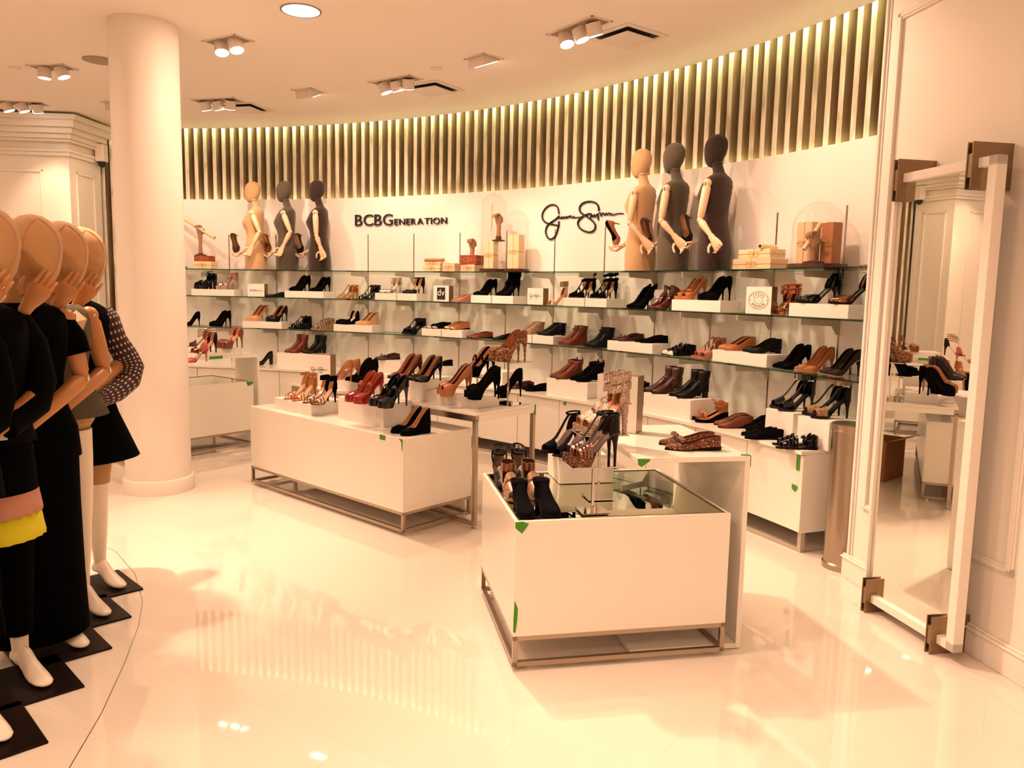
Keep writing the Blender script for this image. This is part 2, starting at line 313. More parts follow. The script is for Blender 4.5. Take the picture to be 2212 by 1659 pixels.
for s0, s1 in ((.12, 1.13), (1.45, 2.9), (3.2, 4.6)):
    for z0, z1 in ((.42, 2.95),):
        for a, b, c, d in ((s0, s1, z0, z0+.035), (s0, s1, z1-.035, z1), (s0, s0+.035, z0, z1), (s1-.035, s1, z0, z1)):
            wbox(mb, a, b, 0, .012, c, d); wbox(mb, a+(.008 if a == s0 else 0), b-(.008 if b == s1 else 0), .012, .018, c+.01, d-.01)
wbox(mb, 0.02, .035, 0, .010, .136, CEIL); wbox(mb, 0.05, .058, 0, .006, .136, CEIL)
struct('trim_1', mb, 'wall_paint', bev=.004)

# curved joint line in the floor at lower left
pts = [(-1.30, 1.9), (-1.396, 2.339), (-1.463, 2.666), (-1.569, 3.052), (-1.681, 3.405), (-1.787, 3.667), (-1.999, 4.032), (-2.28, 4.38), (-2.7, 4.7)]
mb = MB(); rr = []
for i, p in enumerate(pts):
    a = Vector(pts[max(i-1, 0)]); b = Vector(pts[min(i+1, len(pts)-1)]); n = (b-a).normalized(); n = Vector((-n.y, n.x))*.0015
    rr.append([(p[0]-n.x, p[1]-n.y, 0), (p[0]+n.x, p[1]+n.y, 0), (p[0]+n.x, p[1]+n.y, .0008), (p[0]-n.x, p[1]-n.y, .0008)])
mb.loft(rr, True); struct('trim_2', mb, 'steel')

# white panelled pier at far left with cornice
PA, PB = (-4.985, 8.93), (-4.957, 9.50)
back_arc = [(CX+(RAD+.02)*cos(a), CY+(RAD+.02)*sin(a)) for a in [1.63+.24*i/8 for i in range(9)]]
body = [(-6.65, 8.80), PA, PB]+back_arc
root = thing('panelled_pier', (-5.6, 9.1, 0), 0, 'white panelled pier with a stepped cornice, standing behind the mannequins at far left', 'pillar')
def rel(root, mb):
    x, y, z = root.location; mb.v = [(a-x, b-y, c-z) for a, b, c in mb.v]; return mb
mb = MB().prism(body, 0, 3.2); part('body', rel(root, mb), 'pier_paint', root, bev=.004)
mb = MB()
for e, z0, z1 in ((.03, 2.93, 2.97), (.045, 2.97, 3.0), (.05, 3.08, 3.11), (.08, 3.11, 3.16), (.12, 3.16, 3.22), (.17, 3.22, 3.29), (.21, 3.29, 3.345)):
    mb.prism([(-6.65, 8.80-e*1.1), (PA[0]+e, PA[1]-e*1.05), (PB[0]+e, 9.50)]+back_arc, z0, z1)
part('cornice', rel(root, mb), 'pier_paint', root, bev=.004)
mb = MB()
d1 = Vector((PA[0]+6.65, PA[1]-8.80, 0)).normalized(); nrm = Vector((d1.y, -d1.x, 0))
def rect_frame(mb, o, d, n, s0, s1, z0, z1, w=.03, t=.015):
    for a, b, c, e in ((s0, s1, z0, z0+w), (s0, s1, z1-w, z1), (s0, s0+w, z0, z1), (s1-w, s1, z0, z1)):
        q = [o+d*a, o+d*b, o+d*b+n*t, o+d*a+n*t]; mb.prism([(p.x, p.y) for p in q], c, e)
oA = Vector((PA[0], PA[1], 0)); dB = (Vector((PB[0], PB[1], 0))-oA).normalized(); nB = Vector((dB.y, -dB.x, 0))
rect_frame(mb, oA, -d1, nrm, .28, 1.45, .5, 2.78); rect_frame(mb, oA, dB, nB, .12, .48, .5, 2.78)
part('panel_moulding', rel(root, mb), 'pier_paint', root, bev=.003)
mb = MB(); mb.prism([(-6.65, 8.77), (PA[0]+.02, PA[1]-.03), (PB[0]+.02, 9.50)]+back_arc, 0, .14); part('plinth', rel(root, mb), 'pier_paint', root, bev=.004)
r = thing('security_camera', (-4.90, 9.42, 2.95), 0, 'small white security camera with black lens on the panelled pier corner', 'camera')
part('housing', MB().box((.03, 0, .10), (.10, .12, .20)), 'fixture_white', r, bev=.01)
part('lens', MB().ball((.03, 0, -.02), .045, 8), 'sh_patent', r, 60)

# round column
cx, cy = -2.665, 5.80
r = thing('column', (cx, cy, 0), 0, 'thick round white column rising from floor to ceiling', 'column')
part('shaft', MB().lathe([(.230, .10), (.230, CEIL)], 72), 'wall_paint', r, 30)
part('base_ring', MB().lathe([(.252, 0), (.252, .092), (.246, .104), (.231, .108)], 72), 'wall_paint', r, 30)

# ---------------------------------------------------------------- ceiling fixtures
ORD = {}
def fixture(kind, loc, deg, aims, label):
    a = radians(deg)+pi/2; nm = {'triple': 'spotlight_box', 'double': 'spotlight_box', 'wash': 'wall_washer'}[kind]
    if not label: label = None
    n = {'triple': 3, 'double': 2, 'wash': 1}[kind]; L = {'triple': .50, 'double': .36, 'wash': .24}[kind]; W = .19 if kind != 'wash' else .22
    r = thing(nm, loc, a, label or 'recessed ceiling light outside the photo frame behind the viewer', 'ceiling light', None if label else 'ceiling lights behind the viewer')
    mb = MB()
    for x0, x1, y0, y1 in ((-L/2, L/2, -W/2, -W/2+.015), (-L/2, L/2, W/2-.015, W/2), (-L/2, -L/2+.015, -W/2, W/2), (L/2-.015, L/2, -W/2, W/2)):
        mb.box(((x0+x1)/2, (y0+y1)/2, -.003), (x1-x0, y1-y0, .006))
    part('trim_frame', mb, 'fixture_white', r); part('recess', MB().box((0, 0, -.0012), (L-.03, W-.03, .0024)), 'fixture_inner', r)
    R2 = Matrix.Rotation(-a, 3, 'Z')
    if kind == 'wash':
        aim = Vector(aims[0][0]); d = R2 @ (aim-Vector(loc)); s = 1 if d.y > 0 else -1
        hood = MB().loft([[(-.09, -.085*s, 0), (.09, -.085*s, 0), (.09, -.085*s, -.085), (-.09, -.085*s, -.085)], [(-.09, .085*s, 0), (.09, .085*s, 0), (.09, .085*s, -.012), (-.09, .085*s, -.012)]])
        part('hood', hood, 'fixture_white', r)
        g = MB().loft([[(-.07, -.03*s, -.062), (.07, -.03*s, -.062), (.07, -.03*s, -.066), (-.07, -.03*s, -.066)], [(-.07, .08*s, -.016), (.07, .08*s, -.016), (.07, .08*s, -.020), (-.07, .08*s, -.020)]])
        part('lamp', g, 'lamp_glow', r)
        lamp('SPOT', 'wash_light', (loc[0], loc[1], loc[2]-.12), aims[0][1], aim, .05, 2.1, .9)
        return
    for i in range(n):
        x = (i-(n-1)/2)*.15; aim = Vector(aims[min(i, len(aims)-1)][0]); d = (R2 @ (aim-Vector(loc))).normalized()
        if d.z > -.94: q = Vector((d.x, d.y, 0)).normalized(); d = Vector((q.x*.34, q.y*.34, -.94))
        p0 = Vector((x, 0, -.005)); p1 = p0+d*.085
        h = part('lamp_head', MB().tube([p0-d*.0+Vector((0, 0, .0)), p1], .052, 20), 'fixture_white', r, 40)
        part('lamp', MB().tube([p1-d*.004, p1+d*.003], .047, 20), 'lamp_glow', h, 40)
        if i < len(aims):
            w = Matrix.Rotation(a, 3, 'Z') @ (p1+d*.01)
            lamp('SPOT', 'spot_light', (loc[0]+w.x, loc[1]+w.y, loc[2]+w.z), aims[i][1], aims[i][0], .045, 1.05, .8)
for kind, loc, deg, aims, label in FIX: fixture(kind, loc, deg, aims, label)
for loc, label in DOWN:
    r = thing('downlight', loc, 0, label or 'added round fill downlight outside the frame', 'ceiling light', None if label else 'ceiling lights behind the viewer')
    part('rim', MB().lathe([(.135, 0), (.135, -.006), (.122, -.006), (.122, 0)], 40, cap=False), 'steel', r, 30)
    part('lamp', MB().lathe([(.122, -.001), (.122, -.005)], 40), 'down_glow', r, 30)
    lamp('AREA', 'down_light', (loc[0], loc[1], loc[2]-.01), DOWN_POWER, None, .24)
for loc, rz, label in [((.776, 5.855), 38, 'square ceiling air vent beside the right spotlight box'), ((-.777, 7.419), 57, 'square ceiling air vent in the middle, beside the triple spotlight'), ((-2.811, 8.356), 76, 'square ceiling air vent just right of the white column')]:
    r = thing('air_vent', (loc[0], loc[1], CEIL), radians(rz), label, 'vent', None)
    part('plate', MB().box((0, 0, -.030), (.29, .29, .010)), 'fixture_white', r, bev=.002)
    mb = MB()
    for a, b, c, d in ((-.21, .21, -.21, -.165), (-.21, .21, .165, .21), (-.21, -.165, -.165, .165), (.165, .21, -.165, .165)): mb.box(((a+b)/2, (c+d)/2, -.004), (b-a, d-c, .008))
    part('frame', mb, 'fixture_white', r, bev=.002)
    part('duct_gap', MB().box((0, 0, -.0015), (.33, .33, .003)), 'vent_dark', r)
for loc, rad, nm, label in [((-3.462, 6.728), .13, 'ceiling_speaker', 'flat round speaker grille in the ceiling left of the column'), ((-.679, 6.766), .05, 'sprinkler_cap', 'small round sprinkler cap above the middle ceiling vent'), ((-4.338, 7.005), .05, 'sprinkler_cap', 'small round sprinkler cap at the far left of the ceiling')]:
    o = link(nm, MB().lathe([(rad, 0), (rad, -.006), (rad*.9, -.010)], 32).mesh(nm, 'fixture_inner' if rad > .1 else 'fixture_white', 30), None, (loc[0], loc[1], CEIL)); tag(o, label, 'speaker' if rad > .1 else 'sprinkler')

# ---------------------------------------------------------------- wall display: standards, brackets, glass shelves
SHELF = {'top': 1.715, 'middle': 1.405, 'bottom': 1.045}
ORDN = ['first', 'second', 'third', 'fourth', 'fifth', 'sixth', 'seventh', 'eighth', 'ninth', 'tenth', 'eleventh', 'twelfth', 'thirteenth']
for k in range(0, 13):
    p = arc(k, .0); o = link('shelf_standard', MB().box((0.001, 0, (2.141+.64)/2), (.006, .012, 2.141-.64)).mesh('shelf_standard', 'steel'), None, (p.x, p.y, 0)); o.rotation_euler = (0, 0, ang(k)+pi)
    tag(o, f'slim vertical metal shelf standard on the display wall, {ORDN[k]} from the left', 'shelf rail')
for nm, z in SHELF.items():
    r = thing('glass_shelf', (CX, CY, z), 0, f'long curved glass shelf on metal brackets, {nm} row of the display wall', 'shelf')
    for s in range(7):
        a, b = -1.1+s*2.0, -1.1+(s+1)*2.0-.006
        if s == 6: b = 13.2
        mb = MB(); curved(mb, .015, .36, a, b, .0, .011, 14)
        for i in range(len(mb.f)):
            pass
        mb.v = [(x-CX, y-CY, zz) for x, y, zz in mb.v]
        g = part('glass_pane', mb, ['glass_shelf', 'glass_edge'], r)
        for pgn in g.data.polygons:
            if abs(pgn.normal.z) < .5: pgn.material_index = 1
    for k in range(-1, 13):
        mb = MB(); q = [(0, -.012), (0, -.11), (.02, -.11), (.065, -.052), (.335, -.042), (.34, -.006), (.34, 0), (0, 0)]
        t = ang(k); er, et = Vector((cos(t), sin(t), 0)), Vector((-sin(t), cos(t), 0)); vs = []
        for sgn in (-1, 1):
            for d, zz in q: v = er*(RAD-d-.002)+et*(.006*sgn)+Vector((0, 0, zz)); vs.append(v)
        n = len(q); mb.add(vs, [tuple(range(n)), tuple(range(n, 2*n))[::-1]]+[(i, n+i, n+(i+1) % n, (i+1) % n) for i in range(n)])
        part('bracket', mb, 'bracket_grey', r)

# ---------------------------------------------------------------- base cabinets and worktop along the wall
WT = .63; CK0, CK1 = -2.0, 12.72
mb = MB(); curved(mb, 0.002, .64, CK0, CK1, WT-.022, WT, 90); tag(link('worktop', mb.mesh('worktop', 'lacquer', 30)), 'long continuous white curved worktop running under the glass shelves', 'worktop')
wd_ = (CK1-CK0)/8
cab_names = ['beside the white column', 'behind the glass-topped case at the left', 'under the tan and black ankle boots', 'behind the middle nesting tables', 'seen through the metal-framed table', 'behind the glittery shoe stand', 'behind the white tunnel table', 'rightmost, with green tape on its end']
for i in range(8):
    a, b = CK0+i*wd_+.004, CK0+(i+1)*wd_-.004; pc = arc((a+b)/2, .3)
    r = thing('base_cabinet', (pc.x, pc.y, 0), 0, f'white lacquered base cabinet on metal legs, {cab_names[i]}', 'cabinet', None)
    mb = MB(); curved(mb, .01, .60, a, b, .125, WT-.024, 12); part('body', rel(r, mb), 'lacquer', r, 30)
    m_ = (a+b)/2
    for c0, c1 in ((a+.004, m_-.006), (m_+.006, b-.004)):
        mb = MB(); curved(mb, .60, .618, c0, c1, .13, WT-.03, 6); part('door', rel(r, mb), 'lacquer', r, 30)
    mb = MB()
    for kk in (a+.04, b-.04):
        for d in (.05, .58):
            q = arc(kk, d); mb.box((q.x, q.y, .0625), (.03, .03, .125), ang(kk))
        mb.bar(arc(kk, .05, .012), arc(kk, .58, .012), .02, .02)
    mb2 = arc(a+.04, .58, .012); mb.bar(mb2, arc(b-.04, .58, .012), .02, .02)
    part('leg_frame', rel(r, mb), 'bracket_grey', r)
# ---------------------------------------------------------------- free-standing display furniture

def leg_frame(w, l, h, bw=.02, open_sides=False):
    """rectangular tube frame under a case: x 0..w, y 0..l"""
    mb = MB(); b = bw; z0 = .022
    for x in (b/2, w-b/2):
        for y in (b/2, l-b/2): mb.box((x, y, (z0+h)/2), (b, b, h-z0))
    for z in (z0+b/2, h-b/2+.002):
        mb.box((w/2, b/2, z), (w, b, b)); mb.box((w/2, l-b/2, z), (w, b, b)); mb.box((b/2, l/2, z), (b, l, b)); mb.box((w-b/2, l/2, z), (b, l, b))
    return mb
def foot_mb(x, y): return MB().lathe([(.020, 0), (.020, .010), (.010, .013), (.008, .024)], 20, (x, y))
def case(name, loc, ang_deg, w, l, top, bottom, label, cat, mirror_top=True):
    """closed lacquered box on a tube frame; x axis = front edge, y axis = depth"""
    r = thing(name, (loc[0], loc[1], 0), radians(ang_deg), label, cat)
    if mirror_top:
        t = .016; mb = MB()
        mb.box((w/2, t/2, (top+bottom)/2), (w, t, top-bottom)); mb.box((w/2, l-t/2, (top+bottom)/2), (w, t, top-bottom))
        mb.box((t/2, l/2, (top+bottom)/2), (t, l-2*t, top-bottom)); mb.box((w-t/2, l/2, (top+bottom)/2), (t, l-2*t, top-bottom)); mb.box((w/2, l/2, bottom+.01), (w-2*t, l-2*t, .02))
        part('body', mb, 'lacquer', r, bev=.0015)
        part('glass_top', MB().box((w/2, l/2, top-.007), (w-2*t-.001, l-2*t-.001, .008)), 'mirror_top', r)
        mb = MB()
        for c, d in (((w/2, t+.004), (w-2*t, .008)), ((w/2, l-t-.004), (w-2*t, .008)), ((t+.004, l/2), (.008, l-2*t)), ((w-t-.004, l/2), (.008, l-2*t))): mb.box((c[0], c[1], top-.0015), (d[0], d[1], .003))
        part('edge_strip', mb, 'bronze', r)
    else:
        part('body', MB().box((w/2, l/2, (top+bottom)/2), (w, l, top-bottom)), 'lacquer', r, bev=.002)
    part('frame', leg_frame(w, l, bottom), 'steel', r, bev=.001)
    for x in (.05, w-.05):
        for y in (.05, l-.05): part('foot', foot_mb(x, y), 'chrome', r, 40)
    return r
def c_table(name, loc, ang_deg, w, l, top, label, t=.022, side=1):
    """white C-shaped table: top slab, end panel (right if side=1), floor slab"""
    r = thing(name, (loc[0], loc[1], 0), radians(ang_deg), label, 'table')
    part('top', MB().box((w/2, l/2, top-t/2), (w, l, t)), 'lacquer', r, bev=.0015)
    xe = w-t/2 if side == 1 else t/2
    part('end_panel', MB().box((xe, l/2, top/2-t/2+.002), (t, l, top-t-.004)), 'lacquer', r, bev=.0015)
    part('floor_panel', MB().box((w/2-side*t/2, l/2, .004+t/2), (w-t, l, t)), 'lacquer', r, bev=.0015)
    return r
case('display_case', (.024, 3.029), 11.2, .928, .836, .633, .15, 'low white display case with a mirrored glass top, nearest the camera', 'display case')
c_table('tunnel_table', (.528, 3.193), 10.3, .507, .78, .865, 'tall white C-shaped table nested over the front glass-topped case, holding glitter flats')
# middle pair
dBl = atan2(5.977-4.758, -2.023+.666)          # long edge direction
case('display_plinth', (-2.023, 5.977), math.degrees(atan2(4.758-5.977, -.666+2.023)), 1.824, .60, .62, .15, 'long low white box display on a metal frame, carrying red and black mary janes', 'display case', False)
ca = math.degrees(atan2(4.921-6.282, -.226+1.785))
Lc = sqrt((4.921-6.282)**2+(-.226+1.785)**2)
r = thing('nesting_table', (-1.785, 6.282, 0), radians(ca), 'taller white-topped table on a brushed metal portal frame, behind the long low box', 'table')
Wc = .60
part('top', MB().box((Lc/2, Wc/2, .765-.009), (Lc, Wc, .018)), 'lacquer', r, bev=.0015)
mb = MB()
mb.box((Lc/2, .0125, .727), (Lc, .025, .04)); mb.box((Lc/2, Wc-.0125, .735), (Lc-.06, .025, .026))
for x in (.015, Lc-.015):
    for y in (.0125, Wc-.0125): mb.box((x, y, .372), (.03, .025, .70))
mb.box((Lc/2, .0125, .034), (Lc-.06, .025, .024))
part('frame', mb, 'steel', r, bev=.001)
part('end_lip', MB().box((Lc-.004, Wc/2, .728), (.012, Wc-.054, .038)), 'lacquer', r)
for x in (.015, Lc-.015):
    for y in (.0125, Wc-.0125): part('foot', foot_mb(x, y), 'chrome', r, 40)
# left pair beside column
case('display_case', (-2.49-1.25*.61, 7.46-1.25*.79), math.degrees(atan2(.79, .61)), 1.25, .70, .633, .163, 'white case with a mirrored glass top, half hidden behind the round column', 'display case')
c_table('tunnel_table', (-2.50-.70*.77, 7.68-.70*.63-.0), math.degrees(atan2(.63, .77)), .70, .62, .865, 'tall white C-shaped table just right of the column, holding a metallic platform pair')
# cardboard carton under the metal-framed table
r = thing('cardboard_box', (-.60, 5.95, 0), radians(-20), 'open brown cardboard box standing on the floor behind the metal-framed table', 'box')
mb = MB()
for x, y, a, b in ((0, -.15, .40, .004), (0, .15, .40, .004), (-.2, 0, .004, .30), (.2, 0, .004, .30)): mb.box((x, y, .17), (a, b, .34))
mb.box((0, 0, .003), (.4, .3, .004)); part('carton', mb, 'cardboard', r)
for a, b, c, d in (((-.2, -.15, .34), (.2, -.15, .34), (.18, -.27, .38), (-.18, -.27, .38)), ((.2, .15, .34), (.2, -.15, .34), (.34, -.13, .42), (.34, .13, .42)), ((-.2, .15, .34), (.2, .15, .34), (.18, .26, .40), (-.18, .26, .40))):
    mb = MB(); vs = [Vector(p) for p in (a, b, c, d)]; mb.add([*vs, *[v+Vector((0, 0, .004)) for v in vs]], [(0, 1, 2, 3), (7, 6, 5, 4), (0, 4, 5, 1), (1, 5, 6, 2), (2, 6, 7, 3), (3, 7, 4, 0)]); part('flap', mb, 'cardboard', r)
# metal bin behind the wall end
r = thing('trash_can', (1.925, 4.36, 0), 0, 'slim brushed metal cylinder bin standing beside the end of the right wall', 'bin')
part('body', MB().lathe([(.105, .04), (.105, .80)], 48), 'steel', r, 30); part('base', MB().lathe([(.112, 0), (.112, .03), (.105, .04)], 48), 'steel', r, 30)
part('lid', MB().lathe([(.108, .80), (.110, .805), (.110, .835), (.10, .84)], 48), 'steel', r, 30)

# tall wall mirror with white frame and clamp brackets
r = thing('wall_mirror', tuple(wp(.715, .14, 0)), atan2(WU.y, WU.x)+radians(1.0), 'tall white-framed mirror on the right wall, held by four metal clamps', 'mirror')
# local: x along wall towards viewer, y = -into room? (rotate so +y = away from WN)
def ml(x, y, z): return (x, y, z)
w2 = .305; fwid = .045
mb = MB()
for c, d in (((-w2+fwid/6, 0, 1.085), (fwid/3, .05, 2.07)), ((w2-fwid/2, 0, 1.085), (fwid, .05, 2.07)), ((0, 0, .05+.02), (2*w2, .05, .04)), ((0, 0, 2.10), (2*w2, .05, .04))): mb.box(c, d)
part('frame', mb, 'wall_paint', r, bev=.003)
part('mirror_glass', MB().box((0, .0, 1.085), (2*w2-fwid*.9, .012, 2.0)), 'mirror', r)
for x in (-.25, .20):
    for z, h in ((.085, .17), (2.09, .19)):
        mb = MB(); y0 = -.045
        mb.box((x-.022, .045, z), (.006, .20, h)); mb.box((x+.006, .045, z), (.006, .20, h)); mb.box((x-.008, .12, z), (.03, .03, h*.6)); mb.box((x-.008, -.045, z+(.0 if z < 1 else .0)), (.026, .012, h*.5))
        part('clamp', mb, 'bronze', r, bev=.001)

# ---------------------------------------------------------------- green painter's tape
def tape(pts, label, th=.0012):
    """pts: list of (world point, ...) polygons in 3D, thickened along its normal"""
    mb = MB(); c = Vector(pts[0][0])
    for poly in pts:
        v = [Vector(p) for p in poly]; n = (v[1]-v[0]).cross(v[2]-v[0]).normalized()*th; m = len(v)
        mb.add([p-c for p in v]+[p+n-c for p in v], [tuple(range(m))[::-1], tuple(range(m, 2*m))]+[(i, (i+1) % m, m+(i+1) % m, m+i) for i in range(m)])
    o = link('painters_tape', mb.mesh('painters_tape', 'tape'), None, c); tag(o, label, 'tape', None)
def L2W(o, a, x, y, z): d = dirv(a); n = dirv(a+90); return Vector((o[0], o[1], 0))+d*x+n*y+Vector((0, 0, z))
def face_tape(o, a, x, z, quad, label, y=-.0015):      # on the front face of a case
    tape([[L2W(o, a, x+p[0], y, z+p[1]) for p in quad]], label)
A_ = (.024, 3.029); AA = 11.2
face_tape(A_, AA, 0, .633, [(0, -.002), (.0, -.025), (.028, -.050), (.055, -.012), (.03, 0)], 'green tape torn on the front left top corner of the nearest case')
face_tape(A_, AA, 0, .20, [(.004, .105), (.018, .07), (.016, .02), (.010, -.03), (.0, -.03), (-.0, .03)], 'long sliver of green tape low on the front left edge of the nearest case')
T_ = (.528, 3.193); TA = 10.3
face_tape(T_, TA, 0, .865, [(.0, -.002), (.004, -.028), (.018, -.038), (.055, -.012), (.052, -.004)], 'green tape on the left front corner of the white C-shaped table')
tape([[L2W(T_, TA, .468, .012, .8665), L2W(T_, TA, .509, -.001, .8665), L2W(T_, TA, .509, .03, .8665), L2W(T_, TA, .475, .03, .8665)], [L2W(T_, TA, .5085, 0, .865), L2W(T_, TA, .5085, 0, .815), L2W(T_, TA, .5085, .02, .84), L2W(T_, TA, .5085, .03, .865)]], 'green tape folded over the right front corner of the tunnel table')
B_ = (-2.023, 5.977); BA = math.degrees(atan2(4.758-5.977, -.666+2.023))
face_tape(B_, BA, 1.64, .62, [(-.045, .0), (-.045, -.032), (.01, -.032), (.012, .0)], 'small green tape strip on the long box, left of its near corner')
face_tape(B_, BA, 1.82, .62, [(-.04, -.002), (-.015, -.02), (-.008, -.075), (-.003, -.078), (.0, -.002)], 'green tape dangling from the near top corner of the long box')
C_ = (-.226, 4.921); CA = ca+90
tape([[L2W(C_, CA, .600, -.0015, .765), L2W(C_, CA, .600, -.0015, .69), L2W(C_, CA, .585, -.0015, .69), L2W(C_, CA, .585, -.0015, .765)]], 'green tape on the far right corner of the metal-framed table')
for k, z, q, lab in ((8.24, .57, [(-.014, 0), (.014, 0), (.016, .02), (.0, .028), (-.014, .02)], 'tiny green tape scrap on the wall cabinet below the cognac booties'),
                     (12.64, .555, [(-.014, -.05), (.014, -.05), (.014, .05), (-.014, .05)], 'upper green tape strip on the end of the right-hand cabinet'),
                     (12.60, .395, [(-.02, -.01), (.01, -.025), (.03, .0), (.028, .015), (-.018, .018)], 'lower green tape scrap on the right-hand wall cabinet')):
    p = arc(k, .6215 if z < .6 else .6425, z); tl = tang_left(k)
    tape([[p-tl*x+Vector((0, 0, zz)) for x, zz in q]], lab)
D_ = (-2.50-.70*.77, 7.68-.70*.63); DA = math.degrees(atan2(.63, .77))
face_tape(D_, DA, .27, .853, [(-.06, -.012), (.07, -.008), (.07, .018), (-.05, .016)], 'green tape across the front lip of the table beside the column')
D1_ = (-2.49-1.25*.61, 7.46-1.25*.79); D1A = math.degrees(atan2(.79, .61))
face_tape(D1_, D1A, 1.19, .633, [(-.02, 0), (-.0, -.045), (.05, -.03), (.058, .0)], 'green tape on the far corner of the glass case by the column')
# ---------------------------------------------------------------- shoes
WX = [0, .02, .06, .12, .22, .4, .55, .68, .76, .84, .91, .96, .985, 1]
WROUND = [.0006, .017, .024, .028, .029, .026, .031, .038, .0385, .036, .029, .020, .012, .003]
WPOINT = [.0006, .017, .024, .028, .028, .025, .030, .036, .035, .027, .017, .009, .005, .002]
HX = [0, .08, .2, .35, .5, .62, .74, .85, .95, 1]
HLAST = [.066, .078, .086, .084, .070, .056, .045, .034, .024, .014]
class Last:
    def __init__(s, hh=.09, ph=0.0, point=False, L=.245, hs=1.0):
        s.hh, s.ph = hh, ph; dr = hh-ph; s.L = sqrt(max(L*L-(dr*1.15)**2, .02)) if dr > .02 else L
        s.w = WPOINT if point else WROUND; s.hs = hs
    def z(s, u): return s.hh+(s.ph-s.hh)*sm(u, .12, .70)+.006*sm(u, .85, 1.0)+.003
    def x(s, u): return (u-.5)*s.L
    def wd(s, u): return interp(u, WX, s.w)
    def H(s, u): return interp(u, HX, HLAST)*s.hs
    def pt(s, u, tau, side, lift=0.0):
        a = tau*pi/2; w = s.wd(u)+lift; y = side*w*max(cos(a), 0)**.6; zz = (s.H(u)+lift)*sin(a)**.85 if a > 0 else 0
        return (s.x(u), y, s.z(u)+zz)
def us(a, b, n): return [a+(b-a)*(1-cos(pi*i/n))/2 for i in range(n+1)]
def upper_mesh(L, trf, u0=0.0, u1=1.0, n=26, m=7, lift=.0, hk=1.0):
    rows = []
    for u in us(u0, u1, n):
        tr = trf(u); row = []
        for j in range(m, -1, -1): row.append(L.pt(u, tr*j/m, 1, lift))
        for j in range(0, m+1): row.append(L.pt(u, tr*j/m, -1, lift))
        if hk != 1.0: row = [(x, y, L.z(u)+(z-L.z(u))*hk) for x, y, z in row]
        rows.append(row)
    mb = MB().loft(rows, False, 0, closed=False); mb.f = [f[::-1] for f in mb.f]; return mb
def trf_keys(xs, ys): return lambda u: interp(u, xs, ys)
def slab(L, u0, u1, top, bot, grow=.002, n=24, m=5):
    rows = []
    for u in us(u0, u1, n):
        w = L.wd(u)+grow; zt, zb = top(u), bot(u); zt = max(zt, zb+.001); r = []
        for j in range(m): y = -w+2*w*j/(m-1); r.append((L.x(u)+(grow if u > .98 else -grow if u < .02 else 0), y, zb))
        for j in range(m): y = w-2*w*j/(m-1); r.append((L.x(u)+(grow if u > .98 else -grow if u < .02 else 0), y, zt))
        rows.append(r)
    return MB().loft(rows, True)
def solid(o, t=.0018, off=1):
    s = o.modifiers.new('thickness', 'SOLIDIFY'); s.thickness = t; s.offset = -1.0; s.material_offset = off; s.use_rim = True; return o
def strap_path(L, u, lift, n=10, t1=1.0):
    return [L.pt(u, t1*j/n, 1, lift) for j in range(n+1)]+[L.pt(u, t1*(n-j)/n, -1, lift) for j in range(1, n+1)]
def band(L, ua, ub, lift=.002, du=.0, n=9, th=.0025, slant=0.0):
    """a strap over the foot between ua and ub; slant shifts one side towards the heel"""
    rings = []
    seq = [(j/n, 1) for j in range(n+1)]+[((n-j)/n, -1) for j in range(1, n+1)]
    for i, (tau, sd) in enumerate(seq):
        f = (i/(len(seq)-1)-.5)*2*slant; a, b = ua+f, ub+f
        rings.append([L.pt(a, tau, sd, lift), L.pt(b, tau, sd, lift), L.pt(b, tau, sd, lift+th), L.pt(a, tau, sd, lift+th)])
    return MB().loft(rings, True)
def cuff(L, hA, h, rx=.035, ry=.029, u=.17, tilt=-.12, th=.003, n=24, dip=0):
    cxx = L.x(u); z = L.z(.1)+hA; rs = []
    mbr = MB(); prof = [(0, 0), (0, h), (th, h), (th, 0)]
    for j in range(n):
        a = 2*pi*j/n; rs.append([(cxx+(rx+o)*cos(a), (ry+o)*sin(a), z+zz+tilt*rx*cos(a)) for o, zz in prof])
    rs.append(rs[0]); return MB().loft(rs, False)
def heel_mb(L, kind, w=1.0):
    zt = L.z(.06)+.002; xb = L.x(0)
    if kind == 'stiletto':
        pr = [(1.0, .022, .0225, .021), (.86, .019, .018, .017), (.62, .0145, .0095, .0095), (.3, .013, .0062, .0062), (0, .013, .0055, .0055)]
    elif kind == 'slim':
        pr = [(1.0, .024, .023, .022), (.8, .021, .018, .018), (.5, .018, .013, .013), (0, .017, .010, .010)]
    else:
        pr = [(1.0, .027, .026, .025), (.6, .025, .022, .022), (0, .024, .020, .020)]
    rings = []
    for f, cxo, rx, ry in pr:
        ring = []
        for j in range(14):
            a = 2*pi*j/14; x = xb+cxo+rx*cos(a)*w; y = ry*sin(a)*w; z = zt*f
            if f == 1.0: u = min(max((x-xb)/L.L, 0), 1); z = L.z(u)-.001
            ring.append((x, y, z))
        rings.append(ring)
    return MB().loft(rings, True)
def bow_mb(L, u=.66, s=1.0):
    mb = MB(); x, _, z = L.pt(u, 1, 1, .004)
    for sd in (1, -1): mb.ball((x, sd*.017*s, z+.005*s), .017*s, 6, (.62, 1.0, .5))
    mb.ball((x, 0, z+.006*s), .007*s, 5); return mb
def buckle_mb(c, w, h, t=.0025):
    mb = MB(); x, y, z = c
    mb.box((x, y, z+h/2), (w, t, t)); mb.box((x, y, z-h/2), (w, t, t)); mb.box((x-w/2, y, z), (t, t, h)); mb.box((x+w/2, y, z), (t, t, h)); return mb
CATN = {'pump': 'pump', 'sandal': 'sandal', 'boot': 'ankle_boot', 'flat': 'flat_shoe', 'loafer': 'loafer', 'oxford': 'oxford_shoe', 'wedge': 'wedge_shoe'}
